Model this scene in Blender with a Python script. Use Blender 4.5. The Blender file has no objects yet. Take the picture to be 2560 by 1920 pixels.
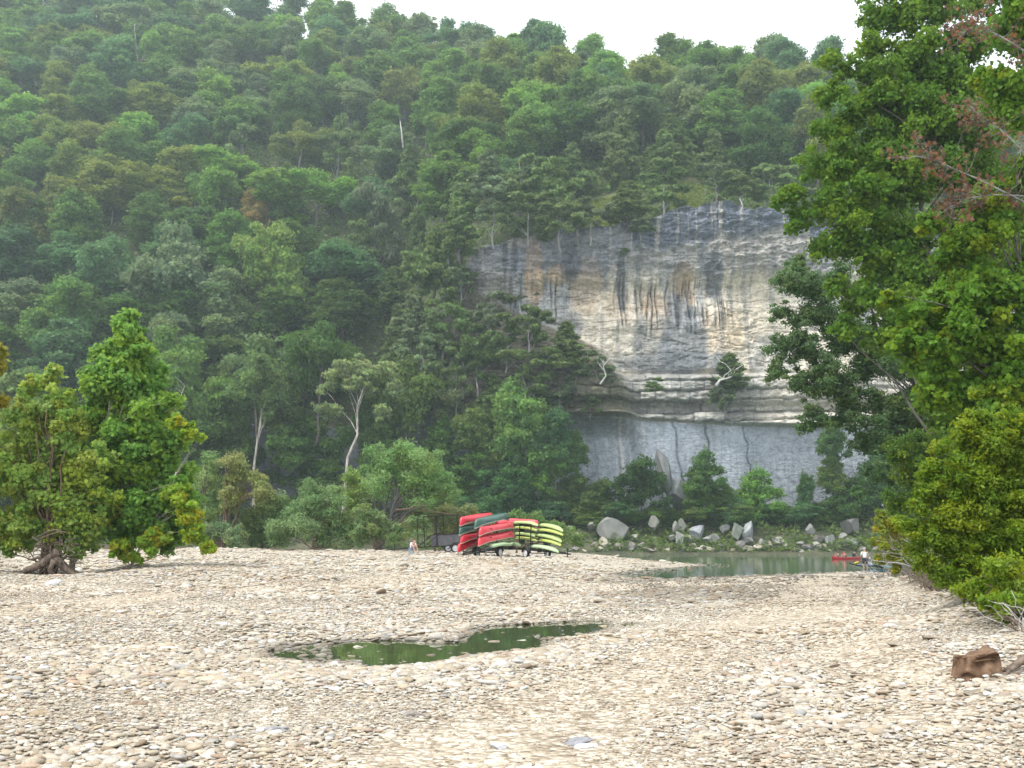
import bpy, math, random
import numpy as np
from mathutils import Vector, Matrix, Euler

# ------------------------------------------------------------------ camera, world, sun, exposure
sc = bpy.context.scene
COL = sc.collection
F = 2490.0                       # focal length in photo pixels (photo 2560 x 1920)
HOR = 1366.0
PITCH = math.atan((HOR-960)/F)
CAM = Vector((0, 0, 1.6))
cam_d = bpy.data.cameras.new('camera'); cam = bpy.data.objects.new('camera', cam_d); COL.objects.link(cam)
cam_d.sensor_width = 36; cam_d.lens = 36*F/2560; cam_d.clip_start = 0.1; cam_d.clip_end = 4000
cam.location = CAM; cam.rotation_euler = (math.pi/2+PITCH, 0, 0)
sc.camera = cam

SUN_EL, SUN_AZ = 58, -125         # azimuth measured clockwise from +Y (the view direction)
w = bpy.data.worlds.new('World'); sc.world = w; w.use_nodes = True
nt = w.node_tree; bg = nt.nodes['Background']
sky = nt.nodes.new('ShaderNodeTexSky'); sky.sky_type = 'NISHITA'; sky.sun_disc = False
sky.sun_elevation = math.radians(SUN_EL); sky.sun_rotation = math.radians(SUN_AZ)
sky.air_density = 1.0; sky.dust_density = 4.0
hs = nt.nodes.new('ShaderNodeHueSaturation'); hs.inputs['Saturation'].default_value = 0.35
mx = nt.nodes.new('ShaderNodeMixRGB'); mx.inputs['Fac'].default_value = 0.6
mx.inputs['Color2'].default_value = (9.6, 9.9, 10.3, 1)      # bright cloud veil
nt.links.new(sky.outputs[0], hs.inputs['Color']); nt.links.new(hs.outputs[0], mx.inputs['Color1'])
nt.links.new(mx.outputs[0], bg.inputs['Color']); bg.inputs['Strength'].default_value = 0.13
sl = bpy.data.lights.new('sun', 'SUN'); sl.energy = 1.9; sl.angle = math.radians(20); sl.color = (1, .955, .88)
so = bpy.data.objects.new('sun', sl); COL.objects.link(so)
_a, _e = math.radians(SUN_AZ), math.radians(SUN_EL)
sd_ = Vector((math.sin(_a)*math.cos(_e), math.cos(_a)*math.cos(_e), math.sin(_e)))
so.rotation_euler = (-sd_).to_track_quat('-Z', 'Y').to_euler(); so.location = (0, 0, 300)
sc.view_settings.view_transform = 'Standard'; sc.view_settings.look = 'None'
sc.view_settings.exposure = 0.95; sc.view_settings.gamma = 1
cy = sc.cycles
cy.max_bounces = 6; cy.diffuse_bounces = 3; cy.glossy_bounces = 2; cy.transmission_bounces = 3; cy.volume_bounces = 0
cy.transparent_max_bounces = 4; cy.use_denoising = True; cy.caustics_reflective = False; cy.caustics_refractive = False
cy.use_adaptive_sampling = True; cy.adaptive_threshold = 0.02; cy.sample_clamp_indirect = 6

# ------------------------------------------------------------------ helpers
rng = np.random.default_rng(7)
RS = random.Random(11)
def at(px, py, d):
    """point seen at photo pixel (px,py) at forward distance d"""
    fx, fy = math.cos(PITCH), math.sin(PITCH)
    r = Vector((px-1280, fx*F - fy*(960-py), fy*F + fx*(960-py)))
    return CAM + r*(d/r.y)
def flat(px, py, z=0.0):
    r = at(px, py, 1.0) - CAM
    return CAM + r*((z-CAM.z)/r.z)
def zat(py, d): return at(1280, py, d).z

def tag(o, label=None, cat=None, group=None, kind=None):
    if label: o['label'] = label
    if cat: o['category'] = cat
    if group: o['group'] = group
    if kind: o['kind'] = kind
    return o
def empty(name, loc=(0, 0, 0), rot=(0, 0, 0)):
    o = bpy.data.objects.new(name, None); COL.objects.link(o); o.location = loc; o.rotation_euler = rot
    o.empty_display_size = .2
    return o
def link(name, me, mat=None, parent=None):
    o = bpy.data.objects.new(name, me); COL.objects.link(o)
    if mat is not None and not me.materials: me.materials.append(mat)
    if parent is not None: o.parent = parent
    return o
def np_mesh(name, verts, loops, sizes, smooth=False, cols=None, colname='tint'):
    me = bpy.data.meshes.new(name)
    verts = np.asarray(verts, np.float32); loops = np.asarray(loops, np.int32).ravel(); sizes = np.asarray(sizes, np.int32)
    me.vertices.add(len(verts)); me.vertices.foreach_set('co', verts.ravel())
    me.loops.add(len(loops)); me.loops.foreach_set('vertex_index', loops)
    me.polygons.add(len(sizes))
    st = np.concatenate([[0], np.cumsum(sizes)[:-1]]).astype(np.int32)
    me.polygons.foreach_set('loop_start', st); me.polygons.foreach_set('loop_total', sizes)
    me.polygons.foreach_set('use_smooth', np.full(len(sizes), smooth))
    if cols is not None:
        a = me.attributes.new(colname, 'FLOAT_COLOR', 'POINT')
        c = np.ones((len(verts), 4), np.float32); c[:, :3] = cols
        a.data.foreach_set('color', c.ravel())
    me.update(calc_edges=True)
    return me
def grid_mesh(name, P, smooth=True, cols=None):
    """P: (R, C, 3)"""
    R, C = P.shape[:2]
    i = np.arange(R-1)[:, None]*C + np.arange(C-1)[None, :]
    q = np.stack([i, i+1, i+1+C, i+C], -1).reshape(-1, 4)
    return np_mesh(name, P.reshape(-1, 3), q, np.full(len(q), 4), smooth, None if cols is None else cols.reshape(-1, 3))

def _hash(ix, iy, s):
    h = (ix*374761393 + iy*668265263 + s*1442695041) & 0x7fffffff
    h = ((h ^ (h >> 13))*1274126177) & 0x7fffffff
    return ((h ^ (h >> 16)) & 0xffff)/65535.0
def vnoise(x, y, s=0):
    x = np.asarray(x, float); y = np.asarray(y, float)
    ix = np.floor(x).astype(np.int64); iy = np.floor(y).astype(np.int64)
    fx = x-ix; fy = y-iy; fx = fx*fx*(3-2*fx); fy = fy*fy*(3-2*fy)
    a = _hash(ix, iy, s); b = _hash(ix+1, iy, s); c = _hash(ix, iy+1, s); d = _hash(ix+1, iy+1, s)
    return (a*(1-fx)+b*fx)*(1-fy) + (c*(1-fx)+d*fx)*fy
def fbm(x, y, o=4, s=0, g=.5):
    t = 0; a = 1; n = 0
    for k in range(o):
        t = t + a*vnoise(x*2**k, y*2**k, s+k*17); n += a; a *= g
    return t/n
def sstep(a, b, x):
    t = np.clip((np.asarray(x, float)-a)/(b-a), 0, 1); return t*t*(3-2*t)

class MB:
    def __init__(s): s.v = []; s.f = []; s.sm = []
    def add(s, vs, fs, smooth=True):
        n = len(s.v); s.v += [tuple(v) for v in vs]; s.f += [tuple(i+n for i in f) for f in fs]; s.sm += [smooth]*len(fs)
    def box(s, c, size, rot=None):
        x, y, z = [k/2 for k in size]; M = rot.to_matrix() if rot is not None else Matrix.Identity(3); c = Vector(c)
        vs = [c + M @ Vector((a*x, b*y, e*z)) for a in (-1, 1) for b in (-1, 1) for e in (-1, 1)]
        s.add(vs, [(0, 1, 3, 2), (4, 6, 7, 5), (0, 4, 5, 1), (2, 3, 7, 6), (0, 2, 6, 4), (1, 5, 7, 3)], False)
    def bar(s, a, b, w, h=None):
        a = Vector(a); b = Vector(b); d = b-a; h = h or w
        s.box((a+b)/2, (w, h, d.length), d.to_track_quat('Z', 'Y').to_euler())
    def tube(s, pts, rad, n=7, cap=True, wob=0.0):
        pts = [Vector(p) for p in pts]; rings = []
        up = Vector((0.13, .31, .9)).normalized(); vs = []
        for i, p in enumerate(pts):
            t = (pts[min(i+1, len(pts)-1)] - pts[max(i-1, 0)])
            t = t.normalized() if t.length > 1e-9 else Vector((0, 0, 1))
            u = up.cross(t); u = u.normalized() if u.length > 1e-4 else Vector((1, 0, 0)); v = t.cross(u)
            for k in range(n):
                r = rad[i]*(1+wob*(RS.random()-.5)); q = 2*math.pi*k/n
                vs.append(p + u*math.cos(q)*r + v*math.sin(q)*r)
        fs = [(i*n+k, i*n+(k+1) % n, (i+1)*n+(k+1) % n, (i+1)*n+k) for i in range(len(pts)-1) for k in range(n)]
        if cap: fs += [tuple(range(n-1, -1, -1)), tuple((len(pts)-1)*n+k for k in range(n))]
        s.add(vs, fs)
    def mesh(s, name):
        me = bpy.data.meshes.new(name); me.from_pydata(s.v, [], s.f)
        me.polygons.foreach_set('use_smooth', s.sm); me.update(); return me
    def build(s, name, mat, parent=None): return link(name, s.mesh(name), mat, parent)

def copy_tree(o, parent=None):
    c = o.copy(); COL.objects.link(c)
    if parent is not None: c.parent = parent
    for ch in list(o.children): copy_tree(ch, c)
    return c

# ------------------------------------------------------------------ materials
class M:
    """tiny node builder"""
    def __init__(s, name):
        s.m = bpy.data.materials.new(name); s.m.use_nodes = True; s.t = s.m.node_tree; s.n = s.t.nodes; s.l = s.t.links
        s.b = s.n['Principled BSDF']
    def node(s, t, **kw):
        x = s.n.new(t)
        for k, v in kw.items():
            if k.startswith('_'): setattr(x, k[1:], v)
            else: x.inputs[k.replace('0', ' ') if k not in x.inputs else k].default_value = v
        return x
    def to(s, a, b): s.l.new(a, b)
    def coord(s, kind='Object', scale=(1, 1, 1)):
        c = s.n.new('ShaderNodeTexCoord'); mp = s.n.new('ShaderNodeMapping'); mp.inputs['Scale'].default_value = scale
        s.to(c.outputs[kind], mp.inputs['Vector']); return mp.outputs[0]
    def noise(s, vec, scale, detail=4, rough=.55):
        x = s.n.new('ShaderNodeTexNoise'); x.inputs['Scale'].default_value = scale; x.inputs['Detail'].default_value = detail
        x.inputs['Roughness'].default_value = rough
        if vec is not None: s.to(vec, x.inputs['Vector'])
        return x
    def ramp(s, fac, stops):
        x = s.n.new('ShaderNodeValToRGB'); e = x.color_ramp.elements
        while len(e) < len(stops): e.new(.5)
        for k, (p, c) in enumerate(stops):
            e[k].position = p; e[k].color = (c, c, c, 1) if not hasattr(c, '__len__') else (*c, 1)
        s.to(fac, x.inputs[0]); return x.outputs[0]
    def mix(s, fac, a, b, mode='MIX'):
        x = s.n.new('ShaderNodeMixRGB'); x.blend_type = mode
        for v, k in ((fac, 'Fac'), (a, 'Color1'), (b, 'Color2')):
            if isinstance(v, (int, float)): x.inputs[k].default_value = v if k == 'Fac' else (v, v, v, 1)
            elif isinstance(v, tuple): x.inputs[k].default_value = (*v, 1)
            else: s.to(v, x.inputs[k])
        return x.outputs[0]
    def attr(s, name, inst=False):
        x = s.n.new('ShaderNodeAttribute'); x.attribute_name = name
        if inst: x.attribute_type = 'INSTANCER'
        return x.outputs['Color']
    def bump(s, h, strength=.5, dist=.05):
        x = s.n.new('ShaderNodeBump'); x.inputs['Strength'].default_value = strength; x.inputs['Distance'].default_value = dist
        s.to(h, x.inputs['Height']); s.to(x.outputs[0], s.b.inputs['Normal']); return x.outputs[0]
    def color(s, c):
        if isinstance(c, tuple): s.b.inputs['Base Color'].default_value = (*c, 1)
        else: s.to(c, s.b.inputs['Base Color'])
    def set(s, **kw):
        for k, v in kw.items(): s.b.inputs[k.replace('_', ' ')].default_value = v
        return s

def plain(name, c, rough=.6, metal=0, var=.25, scale=8, bump=0):
    k = M(name); v = k.coord(); n = k.noise(v, scale)
    k.color(k.mix(k.ramp(n.outputs['Fac'], [(.3, 1-var), (.7, 1.0)]), (0, 0, 0), tuple(c)))
    k.set(Roughness=rough, Metallic=metal)
    if bump: k.bump(n.outputs['Fac'], bump, .02)
    return k.m
def leaf_mat(name, trans=.35, rough=.55):
    """leaf colour = object colour x per-leaf tint"""
    k = M(name)
    oi = k.n.new('ShaderNodeObjectInfo'); a = k.attr('tint')
    c = k.mix(1.0, oi.outputs['Color'], a, 'MULTIPLY')
    k.color(c); k.set(Roughness=rough); k.b.inputs['Specular IOR Level'].default_value = .18
    tr = k.n.new('ShaderNodeBsdfTranslucent'); hsv = k.n.new('ShaderNodeHueSaturation')
    hsv.inputs['Hue'].default_value = .485; hsv.inputs['Value'].default_value = 1.25; k.to(c, hsv.inputs['Color']); k.to(hsv.outputs[0], tr.inputs['Color'])
    ms = k.n.new('ShaderNodeMixShader'); ms.inputs[0].default_value = trans
    out = k.n['Material Output']; k.to(k.b.outputs[0], ms.inputs[1]); k.to(tr.outputs[0], ms.inputs[2]); k.to(ms.outputs[0], out.inputs['Surface'])
    return k.m
MAT_LEAF = leaf_mat('leaf', .42)
MAT_LEAF_NEAR = leaf_mat('near_leaf', .5, .42)
def bark_mat(name, dark, light, scale=3):
    k = M(name); v = k.coord('Object', (1, 1, .25)); n = k.noise(v, scale, 6, .7)
    k.color(k.ramp(n.outputs['Fac'], [(.35, dark), (.62, light)])); k.set(Roughness=.9); k.bump(n.outputs['Fac'], .6, .05)
    return k.m
MAT_BARK = bark_mat('bark', (.05, .045, .04), (.17, .155, .14))
MAT_PALEBARK = bark_mat('pale_bark', (.16, .14, .12), (.5, .47, .42), 2)
MAT_REDBARK = bark_mat('red_bark', (.07, .05, .035), (.19, .125, .09), 9)
MAT_DEADWOOD = bark_mat('dead_wood', (.3, .29, .28), (.6, .58, .55), 2)
MAT_GREYWOOD = bark_mat('grey_wood', (.14, .14, .14), (.34, .33, .31), 2)
MAT_ROOT = bark_mat('root_wood', (.06, .045, .035), (.21, .16, .12), 12)

# ------------------------------------------------------------------ terrain functions
GP = []   # control points (X, Y, z) of the gravel bar
def gp(px, d, z): GP.append(((px-1280)/F*d, d, z))
for px in (-400, 600, 1280, 1900, 2700): gp(px, 5, .12)
gp(0, 9, .2); gp(700, 9, .13); gp(1500, 9, .12); gp(2200, 9, .16); gp(2600, 9, .3)
gp(-300, 14, .35); gp(300, 14, .2); gp(700, 14, .1); gp(1300, 13, .1); gp(1900, 14, .15); gp(2400, 14, .38); gp(2700, 14, .9); gp(3200, 14, 1.6)
gp(0, 20, .38); gp(400, 20, .25); gp(900, 21, .12); gp(1400, 21, .08); gp(1800, 20, .12); gp(2250, 20, .3); gp(2450, 20, .75); gp(2700, 20, 1.4)
gp(-300, 30, .7); gp(0, 30, .5); gp(500, 30, .42); gp(1000, 30, .25); gp(1500, 32, .1); gp(1900, 30, .12); gp(2150, 30, .2); gp(2350, 30, .8); gp(2600, 30, 1.5); gp(3200, 30, 2.2)
gp(-300, 42, .7); gp(150, 42, .42); gp(450, 42, .8); gp(800, 44, .62); gp(1200, 44, .5); gp(1500, 44, .2); gp(1800, 44, .1); gp(2150, 44, .12); gp(2350, 44, .8); gp(2700, 44, 1.8)
gp(0, 62, 1.15); gp(500, 62, 1.25); gp(900, 62, 1.0); gp(1150, 62, .85); gp(1400, 60, .6); gp(1600, 60, .25); gp(2000, 54, .05); gp(2180, 56, .06); gp(2290, 66, .15); gp(2500, 64, 1.0); gp(2700, 64, 1.8)
gp(0, 85, 1.4); gp(500, 85, 1.36); gp(900, 82, 1.22); gp(1110, 80, 1.1); gp(1220, 74, .92); gp(1310, 74, .86); gp(1380, 76, .82); gp(1480, 80, .6); gp(1650, 85, .3)
gp(0, 110, 1.3); gp(600, 110, 1.2); gp(1000, 110, 1.15); gp(1300, 110, .95); gp(1450, 120, .7); gp(2400, 110, 1.5); gp(2800, 110, 2.2)
gp(0, 160, 1.3); gp(900, 160, 1.0); gp(1400, 140, .6); gp(2500, 180, 1.5); gp(0, 215, 3); gp(1280, 215, 2.5); gp(2500, 215, 2)
GPA = np.array(GP)
def _uv(X, Y):
    Yp = np.maximum(Y, 0)+6.0
    return X/Yp, np.log(Yp)
_gu, _gv = _uv(GPA[:, 0], GPA[:, 1])
def poly_px(l): return np.array([[p.x, p.y] for p in (flat(x, y) for x, y in l)])
_pd = [(300, 340), (340, 312), (420, 300), (500, 292), (600, 290), (700, 280), (840, 278), (980, 276), (1100, 290), (1180, 288), (1240, 235), (1330, 215), (1460, 206), (1600, 202), (1730, 190), (1850, 185), (1880, 205), (1850, 240),
       (1780, 258), (1620, 275), (1560, 312), (1440, 332), (1340, 345), (1200, 365), (1060, 390), (900, 405), (780, 412), (700, 380), (560, 392), (400, 375), (320, 362)]
PUDDLE = poly_px([(500+x/1.843, 1450+y/1.843) for x, y in _pd])
PUDDLE2 = poly_px([(500+x/1.843, 1450+y/1.843) for x, y in [(1940, 205), (1990, 198), (2015, 208), (1960, 216)]])
RIV = [(1536, 1390), (1528, 1396), (1600, 1402), (1700, 1408), (1773, 1413), (1700, 1418), (1620, 1425), (1560, 1434), (1515, 1440), (1570, 1446), (1640, 1451), (1700, 1450), (1800, 1443),
       (1900, 1440), (2000, 1436), (2100, 1433), (2200, 1432), (2290, 1430), (2420, 1418)]
RIVER = np.concatenate([poly_px(RIV), np.array([[80, 96], [140, 120], [420, 150], [420, 201], [60, 198], [0, 199], [-30, 196], [-22, 178]])])
def sdist(poly, X, Y):
    """signed distance, positive outside"""
    d = np.full(X.shape, 1e9); ins = np.zeros(X.shape, bool); n = len(poly)
    for i in range(n):
        ax, ay = poly[i]; bx, by = poly[(i+1) % n]; ex, ey = bx-ax, by-ay
        t = np.clip(((X-ax)*ex+(Y-ay)*ey)/(ex*ex+ey*ey+1e-12), 0, 1)
        d = np.minimum(d, np.hypot(X-ax-t*ex, Y-ay-t*ey))
        c = (ay > Y) != (by > Y)
        ins ^= c & (X < ex*(Y-ay)/(ey if abs(ey) > 1e-12 else 1e-12)+ax)
    return np.where(ins, -d, d)
def base_z(X, Y):
    u, v = _uv(X, Y); num = 0; den = 0
    for i in range(len(GPA)):
        w_ = 1/(((u-_gu[i])*2.2)**2+(v-_gv[i])**2+.004)**1.6
        num = num+w_*GPA[i, 2]; den = den+w_
    z = num/den
    lf = sstep(8, 40, Y)
    return z + (fbm(X*.35, Y*.35, 3, 5)-.5)*(.16+.20*lf) + (fbm(X*1.3, Y*1.3, 2, 9)-.5)*.05
def ground_z(X, Y):
    X = np.asarray(X, float); Y = np.asarray(Y, float)
    z = np.maximum(base_z(X, Y), .05)
    m = (Y > 9) & (Y < 26)
    for P_, w_, dp, near in ((PUDDLE, 1.6, .16, True), (PUDDLE2, .7, .05, True), (RIVER, None, .9, False)):
        s = sdist(P_, X, Y)
        if near: s = s + (fbm(X*3.2, Y*3.2, 3, 31)-.5)*.28
        else: s = s + (fbm(X*.5, Y*.5, 3, 31)-.5)*1.2
        ww = w_ if w_ else 3.0+.05*Y
        z = np.where(s > 0, .008+(z-.008)*sstep(-.1*ww, ww, s), -np.minimum(dp, -s*.22)-.004)if not near else \
            np.where(s > 0, np.where(s < ww, .008+(z-.008)*sstep(-.1*ww, ww, s), z), np.where(s < 0, -np.minimum(dp, -s*.35)-.004, z))
    return z
def gpix(px, py, d0=5.0, d1=120.0):
    """first point of the ground seen at a photo pixel"""
    ds = np.exp(np.linspace(math.log(d0), math.log(d1), 900)); P_ = [at(px, py, float(d)) for d in ds]
    g = ground_z(np.array([p.x for p in P_]), np.array([p.y for p in P_]))
    for p, z in zip(P_, g):
        if p.z <= z: return Vector((p.x, p.y, float(z)))
    return P_[-1]
def bank_px(Y): return np.interp(Y, [11.5, 13, 15.5, 19, 27, 44, 60], [2660, 2530, 2440, 2365, 2270, 2185, 2230])
def gz(x, y): return float(ground_z(np.array([x]), np.array([y]))[0])

# tyre tracks and trodden lanes (world polylines)
def lane(pts, w_): return (np.array([[p.x, p.y] for p in pts]), w_)
def gpt(px, d): return Vector(((px-1280)/F*d, d, 0))
LANES = [lane([gpt(-200, 16), gpt(200, 22), gpt(600, 29), gpt(950, 36), gpt(1200, 46), gpt(1240, 62)], 1.1),
         lane([gpt(1150, 7), gpt(1500, 11), gpt(1800, 16), gpt(1950, 24), gpt(2010, 34), gpt(2060, 50)], 1.0),
         lane([gpt(2250, 9), gpt(2080, 16), gpt(2050, 26), gpt(2080, 45)], .8)]
RUTS = [lane([gpt(1195, 64), gpt(1270, 58), gpt(1330, 53), gpt(1400, 47)], .28), lane([gpt(1180, 60), gpt(1245, 55), gpt(1300, 49), gpt(1350, 45)], .28)]
def ldist(ln, X, Y):
    P_, w_ = ln; d = np.full(X.shape, 1e9)
    for i in range(len(P_)-1):
        ax, ay = P_[i]; ex, ey = P_[i+1]-P_[i]
        t = np.clip(((X-ax)*ex+(Y-ay)*ey)/(ex*ex+ey*ey), 0, 1); d = np.minimum(d, np.hypot(X-ax-t*ex, Y-ay-t*ey))
    return 1-sstep(w_*.5, w_*1.3, d)

def pxs(px, l): return np.interp(px, [a for a, b in l], [b for a, b in l])
YC = 215.0
def cliff_top(px):
    return pxs(px, [(-1500, 30), (900, 27), (1050, 29), (1110, 54), (1180, 66), (1330, 70), (1500, 72.5), (1700, 76), (1950, 75), (2400, 70), (3600, 66)])
SKY = [(-2500, 60), (-600, -70), (0, -45), (400, -30), (560, -6), (650, 6), (760, 0), (900, 6), (1000, 30), (1200, 62), (1380, 92), (1500, 112), (1560, 125), (1660, 128), (1750, 100), (1850, 115), (1950, 105), (2050, 140), (2300, 160), (3200, 260), (4500, 330)]
def ridge(px):
    yr = pxs(px, [(-1500, 400), (900, 385), (1600, 305), (2200, 300), (3500, 300)])
    py = pxs(px, SKY)
    zr = CAM.z + yr*np.tan(PITCH+np.arctan((960-py)/F)) - 17
    return yr, zr
def hill_z(px, Y):
    ct = cliff_top(px); yr, zr = ridge(px); y0 = YC+4
    t = (Y-y0)/(yr-y0)
    z = ct-1 + (zr-ct+1)*np.clip(t, 0, 1)**.92
    z = np.where(t < 0, ct-1+(Y-y0)*6, z)
    z = np.where(t > 1, zr - (Y-yr)*.12, z)
    return z
def hz(px, Y): return float(hill_z(np.array([float(px)]), np.array([float(Y)]))[0])

# ------------------------------------------------------------------ gravel ground
def build_ground():
    n1, n2 = 560, 460
    v = np.linspace(0, 1, n1); Y = 4*(np.exp(v*math.log(230/4.0)) ) - 0.0
    Y = np.concatenate([np.linspace(-60, 3.8, 20), Y])
    s = np.linspace(-1, 1, n2); s = np.sign(s)*(np.abs(s)*.62 + .38*np.abs(s)**5*2.2)
    Yg = np.repeat(Y[:, None], n2, 1); X = s[None, :]*(8+np.maximum(Yg, 0)*.95)
    Z = ground_z(X, Yg)
    base = np.array([.48, .45, .395]); tan = np.array([.43, .385, .32]); wet = np.array([.33, .30, .25]); soil = np.array([.10, .085, .06])
    big = fbm(X*.12+7, Yg*.2, 3, 40)
    c = base + (tan-base)*np.clip((big-.42)*3, 0, 1)[..., None]*.8
    ln = np.zeros(X.shape)
    for L in LANES: ln = np.maximum(ln, ldist(L, X, Yg))
    c = c + (tan*1.02-c)*(ln*.6*(.5+fbm(X*.8, Yg*.3, 2, 3)))[..., None]
    rt = np.zeros(X.shape)
    for L in RUTS: rt = np.maximum(rt, ldist(L, X, Yg))
    c = c + (np.array([.27, .19, .12])-c)*(rt*(.6+.4*(fbm(X*2, Yg*.8, 3, 8) > .45)))[..., None]
    px = 1280+F*X/np.maximum(Yg, 1)
    # damp greyer gravel on the low channel at right of centre, beside the river
    dm = sstep(1350, 1650, px)*(1-sstep(2050, 2250, px))*sstep(20, 30, Yg)*(1-sstep(52, 60, Yg))*np.clip((fbm(X*.5, Yg*.25, 3, 12)-.3)*2.6, 0, 1)
    c = c + (wet-c)*dm[..., None]*.75
    sh = np.minimum(np.minimum(sdist(PUDDLE, X, Yg), sdist(PUDDLE2, X, Yg)), sdist(RIVER, X, Yg)*.5)
    c = c*(1-.45*np.exp(-np.clip(sh, 0, 9)/.18))[..., None]
    # soil under the right bank and behind the left willows
    so_ = np.maximum(sstep(-50, 40, px-bank_px(Yg)+(fbm(X*.9, Yg*.9, 3, 2)-.5)*110)*sstep(11, 12.5, Yg), sstep(98, 112, Yg)*(1-sstep(1150, 1350, px)))
    so_ = np.maximum(so_, sstep(60, 70, Yg)*sstep(2250, 2350, px))
    so_ = np.maximum(so_, np.exp(-(((X+18.6)/3.2)**2+((Yg-40)/2.6)**2))*.8)
    c = c + (soil-c)*np.clip(so_, 0, 1)[..., None]
    c = np.where((Z < 0)[..., None], np.array([.10, .105, .06]), c)
    Z = Z - rt*.04
    me = grid_mesh('gravel_bar', np.stack([X, Yg, Z], -1), True, c)
    k = M('gravel'); v = k.coord('Object')
    # three sizes of pebble
    vor = k.n.new('ShaderNodeTexVoronoi'); vor.inputs['Scale'].default_value = 17; vor.inputs['Randomness'].default_value = 1
    vor2 = k.n.new('ShaderNodeTexVoronoi'); vor2.inputs['Scale'].default_value = 6
    mp = k.coord('Object', (1, 1, 1)); wn = k.noise(mp, 5, 2)
    dv = k.mix(.06, mp, wn.outputs['Color'], 'ADD')
    for q in (vor, vor2): k.to(dv, q.inputs['Vector'])
    sep = k.n.new('ShaderNodeSeparateColor'); k.to(vor.outputs['Color'], sep.inputs[0])
    sep2 = k.n.new('ShaderNodeSeparateColor'); k.to(vor2.outputs['Color'], sep2.inputs[0])
    t1 = k.ramp(sep.outputs[0], [(0, (.55, .5, .44)), (.35, (.9, .84, .76)), (.7, (1.1, 1.08, 1.05)), (1, (1.35, 1.38, 1.4))])
    t2 = k.ramp(sep2.outputs[1], [(0, (.62, .56, .5)), (.3, (.95, .93, .9)), (.75, (1.06, 1.04, 1)), (1, (1.3, 1.32, 1.35))])
    e1 = k.ramp(vor.outputs['Distance'], [(.0, 1.0), (.42, .95), (.75, .42)])
    c0 = k.mix(1.0, k.attr('tint'), t1, 'MULTIPLY'); c0 = k.mix(.75, c0, t2, 'MULTIPLY'); c0 = k.mix(.55, c0, e1, 'MULTIPLY')
    k.color(c0); k.set(Roughness=.85); k.b.inputs['Specular IOR Level'].default_value = .2
    inv = k.n.new('ShaderNodeMath'); inv.operation = 'SUBTRACT'; inv.inputs[0].default_value = 1; k.to(vor.outputs['Distance'], inv.inputs[1])
    k.bump(inv.outputs[0], .7, .04)
    tag(link('gravel_bar', me, k.m), 'pale river gravel bar running back to the water', kind='structure')
build_ground()

# stones: one stuff object, instanced on points (nobody could count them)
def stone_mesh(i):
    me = bpy.data.meshes.new('stone_shape'); import bmesh
    bm = bmesh.new(); bmesh.ops.create_icosphere(bm, subdivisions=2, radius=.5)
    r = np.random.default_rng(100+i)
    ax = r.normal(size=(7, 3)); ax /= np.linalg.norm(ax, axis=1)[:, None]; cut = r.uniform(.30, .5, 7)
    for v in bm.verts:
        p = np.array(v.co)
        for a, c_ in zip(ax, cut):
            d = p@a
            if d > c_: p = p-a*(d-c_)*.6
        v.co = Vector((p[0]*1.0, p[1]*r.uniform(.74, .76), p[2]*.46))
    for f in bm.faces: f.smooth = True
    bm.to_mesh(me); bm.free(); return me
STONE_COL = np.array([.77, .79, .815])*np.array([[.55, .49, .40], [.61, .57, .50], [.47, .40, .31], [.66, .62, .56], [.42, .36, .29], [.50, .43, .34], [.72, .71, .70], [.56, .46, .33], [.37, .29, .21], [.45, .44, .42], [.62, .56, .44], [.52, .40, .31]])
STONE_P = np.array([.17, .16, .13, .12, .06, .12, .045, .06, .03, .045, .1, .05]); STONE_P = STONE_P/STONE_P.sum()
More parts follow.
